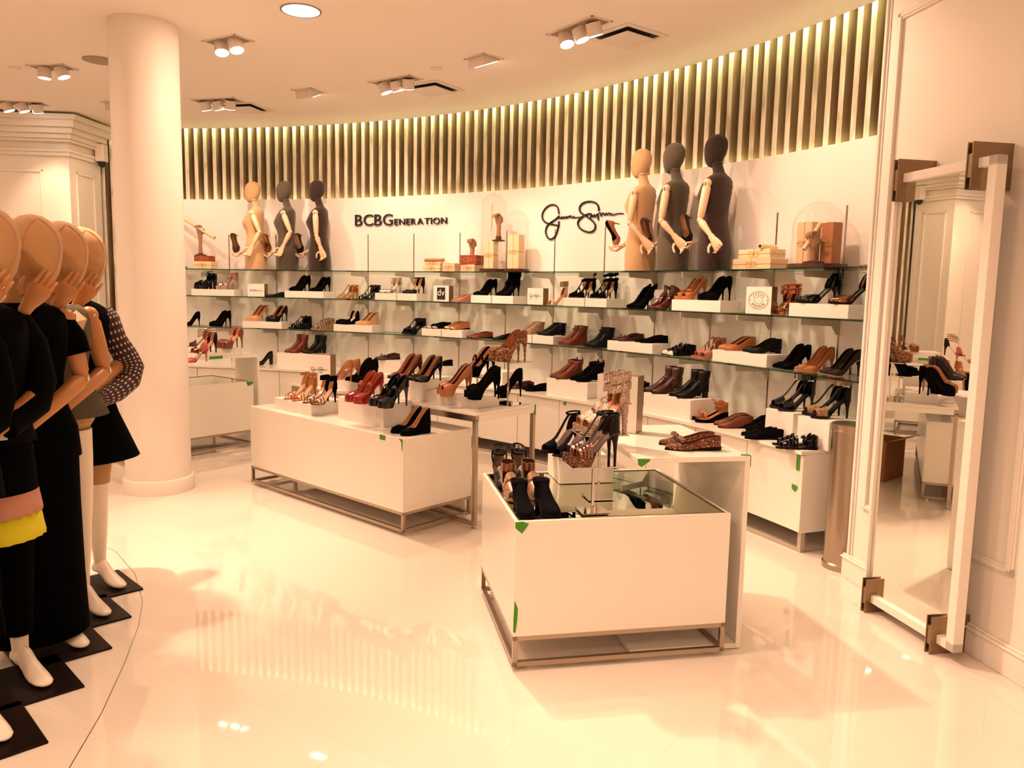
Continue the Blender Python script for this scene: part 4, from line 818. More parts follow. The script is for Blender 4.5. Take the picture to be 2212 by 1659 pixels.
SHOES = [
 ('plat_tie', -3.639, 9.301, 1.491, -127.6, 1.0, 'black chunky platform shoe with ankle ties on the leftmost middle-shelf block', 2),
 ('plat_silver', -3.37, 9.262, 1.491, -129.0, 1.0, 'silver strappy platform sandal on the leftmost middle-shelf block', 2),
 ('flatk', -2.766, 9.136, 1.416, -150.2, 1.0, 'black pointed flat shoe lying right of the first logo box', 1),
 ('bootiek', -2.46, 9.051, 1.491, -133.8, 1.0, 'black suede high-cut pump, left pair on the block below the brown bust', 2),
 ('pumpk', -2.211, 8.971, 1.491, -135.2, 1.0, 'black suede pointed pump, right pair on the block below the brown bust', 2),
 ('gold_strap', -1.865, 8.842, 1.416, -137.1, 1.0, 'gold strappy stiletto sandal standing on the middle glass shelf', 2),
 ('chunk_silver', -1.602, 8.73, 1.416, -138.6, 1.0, 'black strappy sandal with chunky silver heel on the middle shelf', 2),
 ('clear', -1.347, 8.609, 1.491, -140.1, 1.0, 'silver and clear ankle-strap pump on a small block, middle shelf', 2),
 ('outline', -1.078, 8.468, 1.491, -141.7, 1.0, 'black and nude pointed ankle-strap pump left of the square logo box', 2),
 ('oxf_nude', -0.525, 8.128, 1.416, -155.3, 1.0, 'blush oxford with black laces, right of the square black logo box', 2),
 ('pumpk', -0.288, 7.96, 1.491, -146.9, 1.0, 'black suede pump between the blush oxfords and cutout booties', 2),
 ('cutboot', -0.057, 7.782, 1.491, -148.6, 1.0, 'tall black cutout heeled bootie below the glass domes', 2),
 ('cuff_leo', 0.408, 7.373, 1.416, -152.2, 1.0, 'nude stiletto sandal with a wide snakeskin ankle cuff on the middle shelf', 1),
 ('caged', 0.622, 7.159, 1.491, -154.0, 1.0, 'black suede caged t-strap sandal, left pair beside the signature box', 2),
 ('caged', 0.796, 6.97, 1.491, -155.5, 1.0, 'black suede caged t-strap sandal, right pair beside the signature box', 2),
 ('shootie', 1.077, 6.634, 1.416, -158.2, 1.0, 'black suede heeled bootie standing directly on glass below the beige bust', 2),
 ('pat_cog', 1.229, 6.434, 1.416, -159.8, 1.0, 'glossy burgundy brown heeled bootie on the middle shelf', 2),
 ('bow_tan', 1.393, 6.198, 1.501, -161.7, 1.0, 'glossy tan peep-toe platform pump with bow, below the right-hand busts', 2),
 ('platk', 1.531, 5.986, 1.501, -163.3, 1.0, 'black suede platform pump beside the tan bow pumps', 2),
 ('glad_rose', 1.848, 5.417, 1.416, -167.8, 1.0, 'rose gold strappy gladiator heel beside the oval logo box', 2),
 ('cuffk', 1.986, 5.124, 1.501, 171.8, 1.15, 'black ankle-cuff heeled sandal on the rightmost middle-shelf block', 2),
 ('cuffsnake', 2.095, 4.865, 1.501, 169.7, 1.15, 'bronze heeled sandal with a snakeskin ankle cuff, cut off by the wall end', 2),
 ('pumpk', -3.827, 9.322, 1.056, -126.7, 1.0, 'black pump peeking out from behind the white column', 1),
 ('platk', -3.469, 9.278, 1.056, -130.5, 1.0, 'black platform pump on the bottom glass shelf near the column', 2),
 ('plat_tan', -3.003, 9.192, 1.131, -130.9, 1.0, 'glossy nude platform pump on the leftmost bottom-shelf block', 2),
 ('plat_blk', -2.754, 9.133, 1.131, -132.2, 1.0, 'glossy black platform pump on the leftmost bottom-shelf block', 2),
 ('tsw', -2.46, 9.051, 1.056, -138.8, 1.0, 'black t-strap wedge sandal on the bottom glass shelf', 2),
 ('snakew', -2.175, 8.958, 1.056, -140.4, 1.0, 'snakeskin gladiator wedge sandal on the bottom glass shelf', 2),
 ('wedgek', -1.867, 8.842, 1.131, -137.1, 1.0, 'black suede cutaway wedge on the block under the gold sandals', 2),
 ('wedgen', -1.631, 8.743, 1.131, -138.4, 1.0, 'glossy nude pointed wedge pump on a bottom-shelf block', 2),
 ('blockw', -1.068, 8.462, 1.056, -141.8, 1.0, 'black platform sandal with chunky white heel, bottom shelf', 2),
 ('loafk', -0.785, 8.296, 1.131, -141.6, 1.0, 'black suede loafer with silver toe cap on a bottom-shelf block', 2),
 ('oxf_tan', -0.584, 8.168, 1.131, -142.9, 1.0, 'tan oxford with gold toe cap on a bottom-shelf block', 2),
 ('loafb', -0.337, 7.996, 1.056, -156.6, 1.0, 'brown leather loafer standing on the bottom glass shelf', 2),
 ('loafkk', -0.09, 7.808, 1.056, -158.3, 1.0, 'black loafer half hidden behind the leopard platform pumps', 1),
 ('bkt', 0.169, 7.592, 1.131, -155.3, 1.0, 'taupe buckled ankle bootie on a bottom-shelf block', 2),
 ('bkk', 0.367, 7.412, 1.131, -156.8, 1.0, 'black double-buckle ankle bootie on a bottom-shelf block', 2),
 ('wbc', 0.557, 7.225, 1.056, -158.4, 1.0, 'cognac cutout wedge bootie on the bottom glass shelf', 2),
 ('wbk', 0.776, 6.992, 1.056, -160.3, 1.0, 'black cutout wedge bootie on the bottom glass shelf', 2),
 ('bowloaf', 0.997, 6.735, 1.136, -162.4, 1.0, 'dark brown bow flat on the block right of the black wedge booties', 2),
 ('ballet', 1.16, 6.527, 1.136, -167.1, 1.0, 'plain black pointed flat beside the brown bow flats', 2),
 ('cutflat', 1.34, 6.276, 1.056, -171.1, 1.0, 'black cutout flat sandal with white toe on the bottom shelf', 2),
 ('nudew', 1.512, 6.015, 1.056, -168.1, 1.0, 'blush strappy heeled sandal on the bottom shelf', 2),
 ('tanw', 1.658, 5.771, 1.141, -173.0, 1.0, 'glossy tan low wedge pump, bottom shelf towards the right', 2),
 ('lowk', 1.776, 5.558, 1.141, -174.7, 1.0, 'black low block-heel pump beside the tan low wedges', 2),
 ('pumpk', 1.902, 5.307, 1.056, -170.7, 1.0, 'black suede stiletto pump on the bottom shelf, left of the camel pair', 2),
 ('camel', 1.986, 5.124, 1.056, -172.2, 1.0, 'camel suede stiletto pump on the bottom shelf', 2),
 ('plum', 2.072, 4.922, 1.056, -173.8, 1.0, 'dark plum stiletto pump at the right end of the bottom shelf', 2),
 ('blkheel', -2.892, 9.054, 0.63, -141.3, 1.0, 'black block-heel shoe poking out behind the tall table at left', 1),
 ('ab_cog', -2.485, 8.965, 0.79, -133.5, 1.0, 'cognac leather ankle boot on the worktop block at left', 2),
 ('ab_blk', -2.256, 8.891, 0.79, -134.8, 1.0, 'black leather ankle boot beside the cognac ankle boots at left', 2),
 ('bowloaf', -1.351, 8.432, 0.78, -149.9, 1.0, 'brown bow flat on a worktop block behind the burgundy pumps', 2),
 ('ballet', -0.729, 8.011, 0.76, -153.8, 1.0, 'black flat shoe half hidden behind the black patent pumps', 1),
 ('bowfl', 0.079, 7.364, 0.63, -164.6, 1.0, 'dark brown flat with a large bow on the worktop', 2),
 ('bowfk', 0.23, 7.197, 0.63, -165.8, 1.0, 'black suede flat with a large bow on the worktop', 2),
 ('po_cog', 0.489, 7.022, 0.77, -158.0, 1.1, 'cognac pull-on bootie on a worktop block', 2),
 ('po_blk', 0.66, 6.837, 0.77, -159.5, 1.1, 'black suede pull-on bootie on a worktop block', 2),
 ('tallb', 0.992, 6.367, 0.63, -172.9, 1.0, 'black suede ankle boot behind the logo box on the white table', 2),
 ('br_ab', 1.189, 6.091, 0.775, -162.0, 1.1, 'dark brown buckled ankle boot on a worktop block', 2),
 ('bk_ab', 1.339, 5.858, 0.775, -163.9, 1.1, 'black buckled ankle boot on a worktop block', 2),
 ('bowwedge', 1.443, 5.623, 0.63, -178.4, 1.0, 'tan bow sandal on a black suede wedge, on the worktop', 2),
 ('glad_c', 1.559, 5.411, 0.63, 179.9, 1.0, 'cognac lace-up shoe on the worktop right of the bow wedges', 2),
 ('glad_k', 1.714, 5.304, 0.63, -176.9, 1.0, 'black lace-up shoe half hidden by the right worktop block', 2),
 ('cuffsq', 1.846, 5.093, 0.805, -173.9, 1.1, 'black cuffed stiletto sandal with square buckle, right end of worktop', 2),
 ('cuffsn', 1.956, 4.809, 0.805, -176.1, 1.1, 'black stiletto sandal with a snakeskin cuff, right end of worktop', 2),
 ('flat2', 1.633, 5.007, 0.63, 174.9, 1.0, 'black suede loafer near the front edge of the worktop', 2),
 ('bead', 1.738, 4.706, 0.63, 172.7, 1.0, 'black beaded strappy flat sandal at the worktop front edge', 2),
 ('camel', -1.254, 5.791, 0.855, 157.2, 1.0, 'camel suede pump on a block behind the signature box', 2),
 ('pumpk', -1.118, 5.784, 0.855, -141.1, 1.0, 'black suede pointed pump beside the camel pumps on a block', 2),
 ('burg', -0.748, 5.428, 0.92, -144.2, 1.0, 'burgundy patent pump on the tall block of the metal-framed table', 2),
 ('patk', -0.599, 5.34, 0.92, -145.6, 1.0, 'black patent pump beside the burgundy pumps', 2),
 ('tanplat', -0.386, 5.225, 0.84, -163.8, 1.0, 'tan suede platform pump on the low block of the metal-framed table', 2),
 ('blkplat', -0.193, 5.094, 0.84, -165.8, 1.0, 'black suede platform pump on the low block beside the tan platforms', 2),
 ('tan_str', -1.585, 5.819, 0.705, -132.8, 1.0, 'tan strappy stiletto sandal with rose gold toe straps on the low block', 2),
 ('blk_gold', -1.397, 5.65, 0.705, -134.1, 1.0, 'black stiletto sandal with bronze toe straps on the low block', 2),
 ('redmj', -0.993, 5.23, 0.78, -139.2, 1.05, 'red patent platform mary jane on the tall block of the long box', 2),
 ('blkmj', -0.801, 5.065, 0.78, -141.0, 1.05, 'black patent platform mary jane on the tall block of the long box', 2),
 ('wpump', -0.647, 4.981, 0.62, -138.6, 1.0, 'black suede wedge pump at the near end of the long box', 2),
 ('glitflat', 0.802, 3.446, 0.866, -177.1, 1.0, 'bronze glitter flat with a sparkling bow on the white C-shaped table', 2),
 ('blkstrap', 0.268, 3.741, 0.768, -150.1, 1.0, 'black suede strappy sandal with thin ankle strap on the near case block', 2),
 ('ringk', 0.008, 3.68, 0.6335, -76, 1.0, 'black strappy sandal with an open cage, farthest along the near case edge', 2),
 ('snakehl', 0.054, 3.44, 0.6335, -76, 1.0, 'brown snakeskin cuffed heel, middle of the row along the near case edge', 2),
 ('roundk', 0.105, 3.185, 0.6335, -76, 1.0, 'rounded black suede bootie nearest the front corner of the case', 2),
 ('metplat', -2.746, 7.577, 0.936, -132.1, 1.0, 'bronze metallic platform heel on the block of the table by the column', 2),
 ('stripe', -2.777, 7.005, 0.936, -130.4, 1.0, 'black stiletto with striped ankle straps on the table by the column', 2),
 ('burgs', -3.3, 8.181, 0.9, 215, 1.0, 'burgundy strappy shoe mostly hidden behind the white column', 1),
 ('pinkh', -2.785, 6.855, 0.866, -129.9, 1.0, 'pink open-sided heel at the lower left corner of the table by the column', 1),
]
RISERS = [
 (-3.485, 9.25, 1.416, -8.4, 0.53, 0.22, 0.075, 'white display block on the middle glass shelf, leftmost, carrying strappy platform heels'),
 (-2.337, 8.981, 1.416, -18.0, 0.505, 0.22, 0.075, 'white display block on the middle glass shelf under two pairs of black pumps'),
 (-1.337, 8.559, 1.416, -26.7, 0.274, 0.2, 0.075, 'small white display block under the clear silver pumps'),
 (-1.084, 8.425, 1.416, -29.1, 0.255, 0.2, 0.075, 'small white display block left of the square black logo box'),
 (-0.267, 7.895, 1.416, -36.9, 0.256, 0.2, 0.075, 'white display block just right of the blush oxfords, middle shelf'),
 (-0.046, 7.721, 1.416, -39.2, 0.265, 0.2, 0.075, 'white display block under the tall black cutout heels'),
 (0.618, 7.119, 1.416, -46.5, 0.251, 0.22, 0.075, 'white display block under the left caged black sandals'),
 (0.798, 6.922, 1.416, -48.6, 0.251, 0.22, 0.075, 'white display block under the right caged black sandals'),
 (1.471, 6.024, 1.416, -57.7, 0.506, 0.22, 0.08499999999999999, 'wide white display block below the grey and brown right-hand busts'),
 (2.013, 4.987, 1.416, -67.2, 0.501, 0.22, 0.08499999999999999, 'white display block at the right end of the middle glass shelf'),
 (-2.872, 9.132, 1.056, -13.5, 0.505, 0.22, 0.075, 'white display block under tan and black platform pumps, bottom shelf'),
 (-1.732, 8.754, 1.056, -23.2, 0.507, 0.22, 0.075, 'white display block under black and nude wedges, bottom shelf'),
 (-0.803, 8.26, 1.056, -31.7, 0.249, 0.2, 0.075, 'white display block under the black cap-toe loafers'),
 (-0.573, 8.112, 1.056, -33.9, 0.266, 0.2, 0.075, 'white display block under the tan cap-toe oxfords'),
 (0.159, 7.548, 1.056, -41.4, 0.222, 0.2, 0.075, 'white display block under the taupe buckled booties'),
 (0.348, 7.375, 1.056, -43.5, 0.259, 0.2, 0.075, 'white display block under the black buckled booties'),
 (1.061, 6.606, 1.056, -51.9, 0.514, 0.22, 0.08, 'white display block under brown bow flats and black flats'),
 (1.709, 5.618, 1.056, -61.5, 0.531, 0.22, 0.08499999999999999, 'white display block under the tan low wedges'),
 (-2.397, 8.927, 0.63, -17.6, 0.524, 0.26, 0.16, 'white display block on the worktop under the ankle boots at left'),
 (-1.284, 8.425, 0.63, -27.6, 0.36, 0.25, 0.15, 'white display block on the worktop under the brown bow flats'),
 (-0.211, 7.738, 0.63, -38.1, 0.507, 0.26, 0.13, 'white display block on the worktop behind the metal shoe stand'),
 (0.59, 6.929, 0.63, -47.4, 0.494, 0.3, 0.14, 'white display block on the worktop under the cognac and black booties'),
 (1.305, 5.95, 0.63, -57.5, 0.505, 0.32, 0.145, 'white display block on the worktop under the brown and black buckle boots'),
 (1.884, 5.082, 0.63, -66.0, 0.249, 0.32, 0.175, 'left tall white display block at the right end of the worktop'),
 (1.992, 4.77, 0.63, -68.7, 0.269, 0.32, 0.175, 'right tall white display block at the right end of the worktop'),
 (-0.346, 5.351, 0.765, -41.1, 0.505, 0.22, 0.075, 'low white display block on the metal-framed table under tan platform pumps'),
 (-0.707, 5.667, 0.765, -41.1, 0.47, 0.26, 0.155, 'tall white display block holding the burgundy and black patent pumps'),
 (-1.14, 5.98, 0.765, -41.1, 0.48, 0.26, 0.09, 'white display block under camel and black pointed pumps'),
 (-1.517, 5.841, 0.62, -41.9, 0.49, 0.32, 0.085, 'low white display block at the left end of the long box'),
 (-0.957, 5.404, 0.62, -41.9, 0.505, 0.25, 0.16, 'tall white display block under the red and black mary janes'),
 (0.345, 3.8, 0.633, 11.2, 0.27, 0.24, 0.135, 'white display block on the mirrored top of the nearest case'),
 (-2.89, 7.57, 0.866, 39.3, 0.42, 0.3, 0.07, 'white display block on the table just right of the column'),
]
SIGNATURE = [[(7.0754, 2.278), (7.0689, 2.309), (7.0426, 2.346), (6.9758, 2.369), (6.8872, 2.368), (6.7982, 2.34), (6.7423, 2.293), (6.7451, 2.246), (6.8096, 2.208), (6.9315, 2.188), (7.02, 2.177), (7.0979, 2.171)], [(7.082, 2.212), (7.0735, 2.166), (7.0463, 2.11), (6.9984, 2.064), (6.9202, 2.045), (6.8541, 2.067), (6.8162, 2.115), (6.838, 2.166), (6.9098, 2.201), (6.9984, 2.227), (7.0557, 2.248), (7.0773, 2.26), (7.0689, 2.24), (7.0951, 2.251), (7.1129, 2.234), (7.1391, 2.254), (7.1568, 2.233), (7.183, 2.253), (7.2007, 2.234), (7.2361, 2.255), (7.2445, 2.234), (7.2836, 2.256), (7.3012, 2.239), (7.3189, 2.259), (7.3495, 2.233), (7.3837, 2.251), (7.393, 2.232), (7.4364, 2.237), (7.523, 2.238), (7.6092, 2.256), (7.6951, 2.266)], [(7.8702, 2.28), (7.8612, 2.319), (7.806, 2.355), (7.6951, 2.373), (7.5771, 2.368), (7.5009, 2.34), (7.4926, 2.3), (7.5441, 2.268), (7.6522, 2.235), (7.7597, 2.192), (7.8105, 2.152), (7.7915, 2.113), (7.7124, 2.095), (7.5982, 2.108), (7.5009, 2.14), (7.4622, 2.181), (7.4926, 2.215), (7.5771, 2.245), (7.6732, 2.259), (7.7206, 2.263), (7.7124, 2.228), (7.7461, 2.251), (7.7597, 2.227), (7.7887, 2.253), (7.806, 2.227), (7.8404, 2.256), (7.8531, 2.229), (7.8702, 2.198), (7.8657, 2.233), (7.8702, 2.261), (7.9126, 2.261), (7.9163, 2.232), (7.9586, 2.263), (7.9846, 2.237), (8.0178, 2.259), (8.0348, 2.237), (8.0724, 2.259), (8.0894, 2.238), (8.1233, 2.252), (8.1313, 2.234), (8.2024, 2.243), (8.2856, 2.246), (8.3482, 2.241)]]
# ---------------------------------------------------------------- place risers and shoes
for x, y, z, rot, w, dep, h, lab in RISERS:
    o = link('display_block', MB().box((0, 0, h/2), (w, dep, h)).mesh('display_block', 'riser_white'), None, (x, y, z)); o.rotation_euler = (0, 0, radians(rot)); bevel(o, .0015); tag(o, lab, 'display block')
PROTO = {}
SEEN = {}
def place_shoe(kind, loc, yaw, sc, label, mirror=False, rot=None):
    r = make_shoe(KINDS[kind]) if kind not in PROTO else copy_tree(PROTO[kind])
    PROTO.setdefault(kind, r)
    r.location = loc; r.rotation_mode = 'XYZ'; r.rotation_euler = rot if rot else (0, 0, radians(yaw)); r.scale = (sc, -sc if mirror else sc, sc)
    tag(r, label, 'shoe'); return r
def place_pair(kind, x, y, z, yaw, sc, lab, n, gap=.052):
    nrm = Vector((-sin(radians(yaw)), cos(radians(yaw)), 0))
    grp = KINDS[kind]['n']
    if n == 1: o = place_shoe(kind, (x, y, z), yaw, sc, lab); return
    toc = (Vector((0, 0, 0))-Vector((x, y, 0))).normalized(); s = 1 if nrm.dot(Vector((-toc.y, toc.x, 0))) < 0 else -1
    for i, sd in enumerate((s, -s)):
        p = Vector((x, y, z))+nrm*sd*gap*sc
        # image-left shoe first
        place_shoe(kind, p, yaw+(2.5 if sd > 0 else -2.5), sc, lab+(', left one' if i == 0 else ', right one'), sd < 0)
for kind, x, y, z, yaw, sc, lab, n in SHOES: place_pair(kind, x, y, z, yaw, sc, lab, n)

# metal shoe stands
def stand(x, y, z0, zt, rot, w, l, lab, bw=.12):
    r = thing('shoe_stand', (x, y, z0), radians(rot), lab, 'shoe stand')
    part('base_plate', MB().box((0, 0, .003), (bw, bw, .006)), 'chrome', r, bev=.001)
    part('post', MB().box((0, 0, (zt-z0)/2), (.011, .011, zt-z0-.012)), 'chrome', r)
    part('top_plate', MB().box((0, 0, zt-z0-.003), (w, l, .006)), 'chrome', r, bev=.001)
    return r
stand(.348, 3.206, .633, .839, 11, .22, .16, 'low chrome shoe stand nearest the camera on the mirrored case')
stand(.396, 3.43, .633, .930, 11, .22, .16, 'tall chrome shoe stand on the mirrored case, behind the lower one')
place_pair('glitplat', .335, 3.206, .8395, 196, 1.0, 'black strappy platform sandal with bronze glitter platform on the low stand', 2, .036)
place_pair('silvcage', .40, 3.43, .9305, 196, 1.06, 'silver glitter caged heel towering on the rear stand', 2, .038)
stand(-.026, 5.355, .765, 1.067, CA-90, .26, .17, 'tall metal shoe stand on the metal-framed table holding leopard pumps', .2)
stand(-.245, 5.47, .765, .948, CA-90, .26, .17, 'lower metal shoe stand holding black strap pumps on the metal-framed table')
place_pair('leoplat', -.03, 5.355, 1.0675, 180+26, 1.05, 'leopard print platform pump on the tall metal stand', 2)
place_pair('mjplat', -.245, 5.47, .9485, 180+26, 1.05, 'black platform pump with instep strap on the lower metal stand', 2)
place_pair('blkplat', -.02, 5.70, .767, -150, 1.0, 'black suede platform pump behind the metal shoe stands', 1)

# ---------------------------------------------------------------- lettering
def text_mesh(s, size, depth=.0, spacing=1.0):
    c = bpy.data.curves.new('t', 'FONT'); c.body = s; c.size = size; c.extrude = depth; c.space_character = spacing; c.resolution_u = 4
    o = bpy.data.objects.new('t', c); COL.objects.link(o); dg = bpy.context.evaluated_depsgraph_get()
    me = bpy.data.meshes.new_from_object(o.evaluated_get(dg)); bpy.data.objects.remove(o); return me
def text_width(me): xs = [v.co.x for v in me.vertices]; return min(xs), max(xs)
def letters_on_wall(root, s, k, z, size, mname, stretch=1.0, gap=.0):
    for ch in s:
        me = text_mesh(ch, size, .009); a, b = text_width(me)
        me.materials.append(MATS[mname]); w = (b-a)*stretch; kk = k+w/2/BAY; p = arc(kk, .016); t = ang(kk)
        for v in me.vertices: v.co.x = (v.co.x-(a+b)/2)*stretch
        o = link('letter', me, root); o.location = p+Vector((0, 0, z)); o.rotation_euler = (pi/2, 0, t-pi/2)
        k += (w+gap)/BAY
    return k
r = thing('wall_lettering', (0, 0, 0), 0, 'dark raised capital lettering on the white wall between the two bust groups', 'sign')
k = letters_on_wall(r, 'BCBG', 2.735, 2.238, .178, 'letter_black', 1.14, .019)
letters_on_wall(r, 'ENERATION', k+.01, 2.238, .098, 'letter_black', 1.18, .0195)
def catmull(pts, n=6):
    out = []
    for i in range(len(pts)-1):
        p0, p1, p2, p3 = pts[max(i-1, 0)], pts[i], pts[i+1], pts[min(i+2, len(pts)-1)]
        for j in range(n):
            t = j/n; out.append(tuple(.5*((2*p1[a])+(-p0[a]+p2[a])*t+(2*p0[a]-5*p1[a]+4*p2[a]-p3[a])*t*t+(-p0[a]+3*p1[a]-3*p2[a]+p3[a])*t**3) for a in range(len(p1))))
    out.append(tuple(pts[-1])); return out
r = thing('wall_signature', (0, 0, 0), 0, 'dark flowing handwritten signature mounted on the wall left of the right-hand busts', 'sign')
for si, st in enumerate(SIGNATURE):
    c = catmull(st, 5); pts = [arc(k, .012, z) for k, z in c]
    n = len(pts); rad = [(.0085 if si != 1 else (.0085 if i < n*.42 else .0055)) if si < 2 else (.009 if i < n*.40 else .0055) for i in range(n)]
    part('stroke', MB().tube(pts, rad, 6), 'letter_black', r, 60)

def flat_text(parent, s, size, x, z, y=-.001, mname='letter_black', stretch=1.0):
    me = text_mesh(s, size, .0004); a, b = text_width(me); me.materials.append(MATS[mname])
    for v in me.vertices: v.co.x = (v.co.x-(a+b)/2)*stretch
    o = link('print', me, parent); o.location = (x, y, z); o.rotation_euler = (pi/2, 0, 0); return o
def logo_box(kind, loc, rot, w, h, d, lab):
    r = thing('logo_box', loc, radians(rot), lab, 'sign')
    part('box', MB().box((0, d/2+.003, h/2), (w, d, h)), 'bronze', r, bev=.001)
    part('face', MB().box((0, .0015, h/2), (w-.002, .003, h-.002)), 'riser_white', r)
    if kind == 'caps': flat_text(r, 'BCBG', .030, -.035, h*.42, stretch=1.1); flat_text(r, 'ENERATION', .017, .04, h*.42, stretch=1.0)
    elif kind == 'dv':
        part('emblem', MB().box((0, -.0004, h*.5), (.105, .002, .125)), 'letter_black', r); flat_text(r, 'dv', .10, 0, h*.5-.022, -.002, 'riser_white'); part('print', MB().box((0, -.0018, h*.5-.045), (.05, .001, .004)), 'sh_red', r)
    elif kind == 'sig':
        allp = [p for st in SIGNATURE for p in st]; k0 = min(p[0] for p in allp); k1 = max(p[0] for p in allp); z0 = min(p[1] for p in allp); z1 = max(p[1] for p in allp); s = w*.76/(k1-k0); 
        mb = MB()
        for st in SIGNATURE:
            c = catmull(st, 3); mb.tube([((k-k0)*s-w*.38, -.001, h/2+((z-(z0+z1)/2)/BAY)*s) for k, z in c], .0014, 4)
        part('print', mb, 'letter_black', r)
    elif kind == 'oval':
        for rx, rz in ((.095, .062), (.088, .056), (.040, .024)):
            part('ring', MB().tube([(rx*cos(a), -.0005, h/2+rz*sin(a)) for a in [2*pi*i/40 for i in range(41)]], .0009, 4), 'letter_black', r)
        for s, up in (('STEVE', 1), ('MADDEN', -1)):
            n = len(s)
            for i, ch in enumerate(s):
                a = (pi/2-(i-(n-1)/2)*.36) if up > 0 else (-pi/2+(i-(n-1)/2)*.33); x, z = .068*cos(a), h/2+.040*sin(a)
                o = flat_text(r, ch, .024, x, z-.0085); 
        for x in (-.075, .075): part('dot', MB().ball((x, -.0005, h/2), .003, 4), 'letter_black', r)
    return r
def onshelf_rot(k): return math.degrees(ang(k))-90
for kind, k, d, w, h, lab in (('caps', .84, .30, .215, .148, 'white box with small capital lettering, left end of the middle shelf'), ('dv', 4.99, .31, .20, .165, 'white box with a square black two-letter logo on the middle shelf'),
                        ('sig', 7.05, .31, .195, .155, 'white box with a signature logo on the middle shelf under the wall signature'), ('oval', 11.26, .30, .24, .19, 'white box with an oval logo on the middle shelf at right'),
                        ('sig', 9.28, .14, .20, .16, 'white signature box partly hidden behind the black booties')):
    p = arc(k, d, 1.4165); logo_box(kind, p, onshelf_rot(k), w, h, .075 if kind != 'oval' else .05, lab)
logo_box('sig', SIGN_POS, ca+22, .20, .25, .08, 'tall signature logo box behind the tan strappy sandals')
logo_box('sig', (.515, 3.80, .8655), -28, .21, .28, .09, 'tall bronze-sided logo box at the back of the C-shaped table')

# ---------------------------------------------------------------- wooden hands, parcels, glass domes
def hand_mb(mb, W, curl=.35, s=1.0, spread=.12, thumb=.6, mir=1):
    """hand in local frame (fingers +z, palm +x, thumb side +y*mir) transformed by matrix W"""
    T = lambda p: W @ Vector((p[0]*s, p[1]*s*mir, p[2]*s))
    rings = []
    for z, rx, ry, cy_ in ((-.035, .020, .024, 0), (0, .018, .027, 0), (.03, .017, .037, .001), (.065, .015, .042, 0), (.088, .012, .040, 0), (.094, .006, .034, 0)):
        rings.append([T((rx*cos(a), cy_+ry*sin(a), z)) for a in [2*pi*i/12 for i in range(12)]])
    mb.loft(rings if mir > 0 else [r[::-1] for r in rings], True)
    for i, (y, L) in enumerate(((.030, .070), (.010, .078), (-.011, .073), (-.031, .057))):
        p = Vector((0, y, .086)); a = curl*.4; path = [p]; rr = [.0095]; sy = (y)*spread/.03*.25
        for j, f in enumerate((.42, .32, .26)):
            a += curl*(.9+.12*i); p = p+Vector((sin(a), sy*(1-.3*j), cos(a)))*L*f; path.append(p); rr.append(.0090-.0011*(j+1))
        mb.tube([T(q) for q in path], [x*s for x in rr], 8)
        mb.ball(T(path[-1]), .0062*s, 5)
    p = Vector((.004, .036, .022)); path = [p]; rr = [.012]
    for d, l in ((Vector((.35, .85, .45)), .030), (Vector((.45, .35, .85)), .028), (Vector((.5, .05, .9)), .024)):
        p = p+d.normalized()*l; path.append(p); rr.append(rr[-1]-.0017)
    mb.tube([T(q) for q in path], [x*s for x in rr], 8); mb.ball(T(path[-1]), .0065*s, 5)
    return mb
def frame_from(o, z, x):
    z = Vector(z).normalized(); x = Vector(x); x = (x-z*x.dot(z)).normalized(); y = z.cross(x)
    return Matrix(((x.x, y.x, z.x, o[0]), (x.y, y.y, z.y, o[1]), (x.z, y.z, z.z, o[2]), (0, 0, 0, 1)))
def wood_hand(k, d, z, h, lab, yaw_k=0, base=True, curl=.5, block=.05):
    r = thing('wooden_hand', arc(k, d, z), ang(k)+pi+yaw_k, lab, 'decoration')
    if base: part('base', MB().lathe([(.065, 0), (.065, .012), (.03, .018), (.028, block)], 24), 'dark_wood', r, 40)
    mb = MB(); mb.tube([(0, 0, block-.01), (0, 0, h*.35), (.0, 0, h-.17)], [.024, .020, .023], 14)
    hand_mb(mb, frame_from((0, 0, h-.165), (.15, 0, 1), (1, 0, 0)), curl); part('hand', mb, 'hand_wood', r, 50); return r
def bow(mb, c, s, ax):
    for sd in (1, -1):
        pts = [Vector(c)+Vector(ax)*(sd*s*(1-cos(a))/2)+Vector((0, 0, sin(a)*s*.35)) for a in [2*pi*i/10 for i in range(11)]]; mb.tube(pts, .0018, 5)
def parcel(loc, rot, w, d, h, m, lab, vertical=True):
    r = thing('tied_parcel', loc, rot, lab, 'parcel'); part('wrapping', MB().box((0, 0, h/2), (w, d, h)), m, r, bev=.004)
    mb = MB(); t = .0025
    mb.bar((0, -d/2-t/2, 0), (0, -d/2-t/2, h), t, t); mb.bar((0, d/2+t/2, 0), (0, d/2+t/2, h), t, t); mb.bar((0, -d/2, h+t/2), (0, d/2, h+t/2), t, t)
    mb.bar((-w/2, -d/2-t/2, h/2), (w/2, -d/2-t/2, h/2), t, t); mb.bar((-w/2-t/2, -d/2, h/2), (-w/2-t/2, d/2, h/2), t, t); mb.bar((w/2+t/2, -d/2, h/2), (w/2+t/2, d/2, h/2), t, t)
    bow(mb, (0, -d/2-.006, h/2), .05, (1, 0, 0)); part('twine', mb, 'twine', r); return r
def scroll(a, b, rad, lab, m='paper_pale'):
    a, b = Vector(a), Vector(b); r = thing('paper_scroll', a, 0, lab, 'scroll'); d = (b-a).normalized(); 
    part('roll', MB().tube([Vector((0, 0, 0)), b-a], rad, 16), m, r, 40); part('core', MB().tube([-d*.002, d*.01], rad*.6, 12), 'vent_dark', r, 40)
    return r
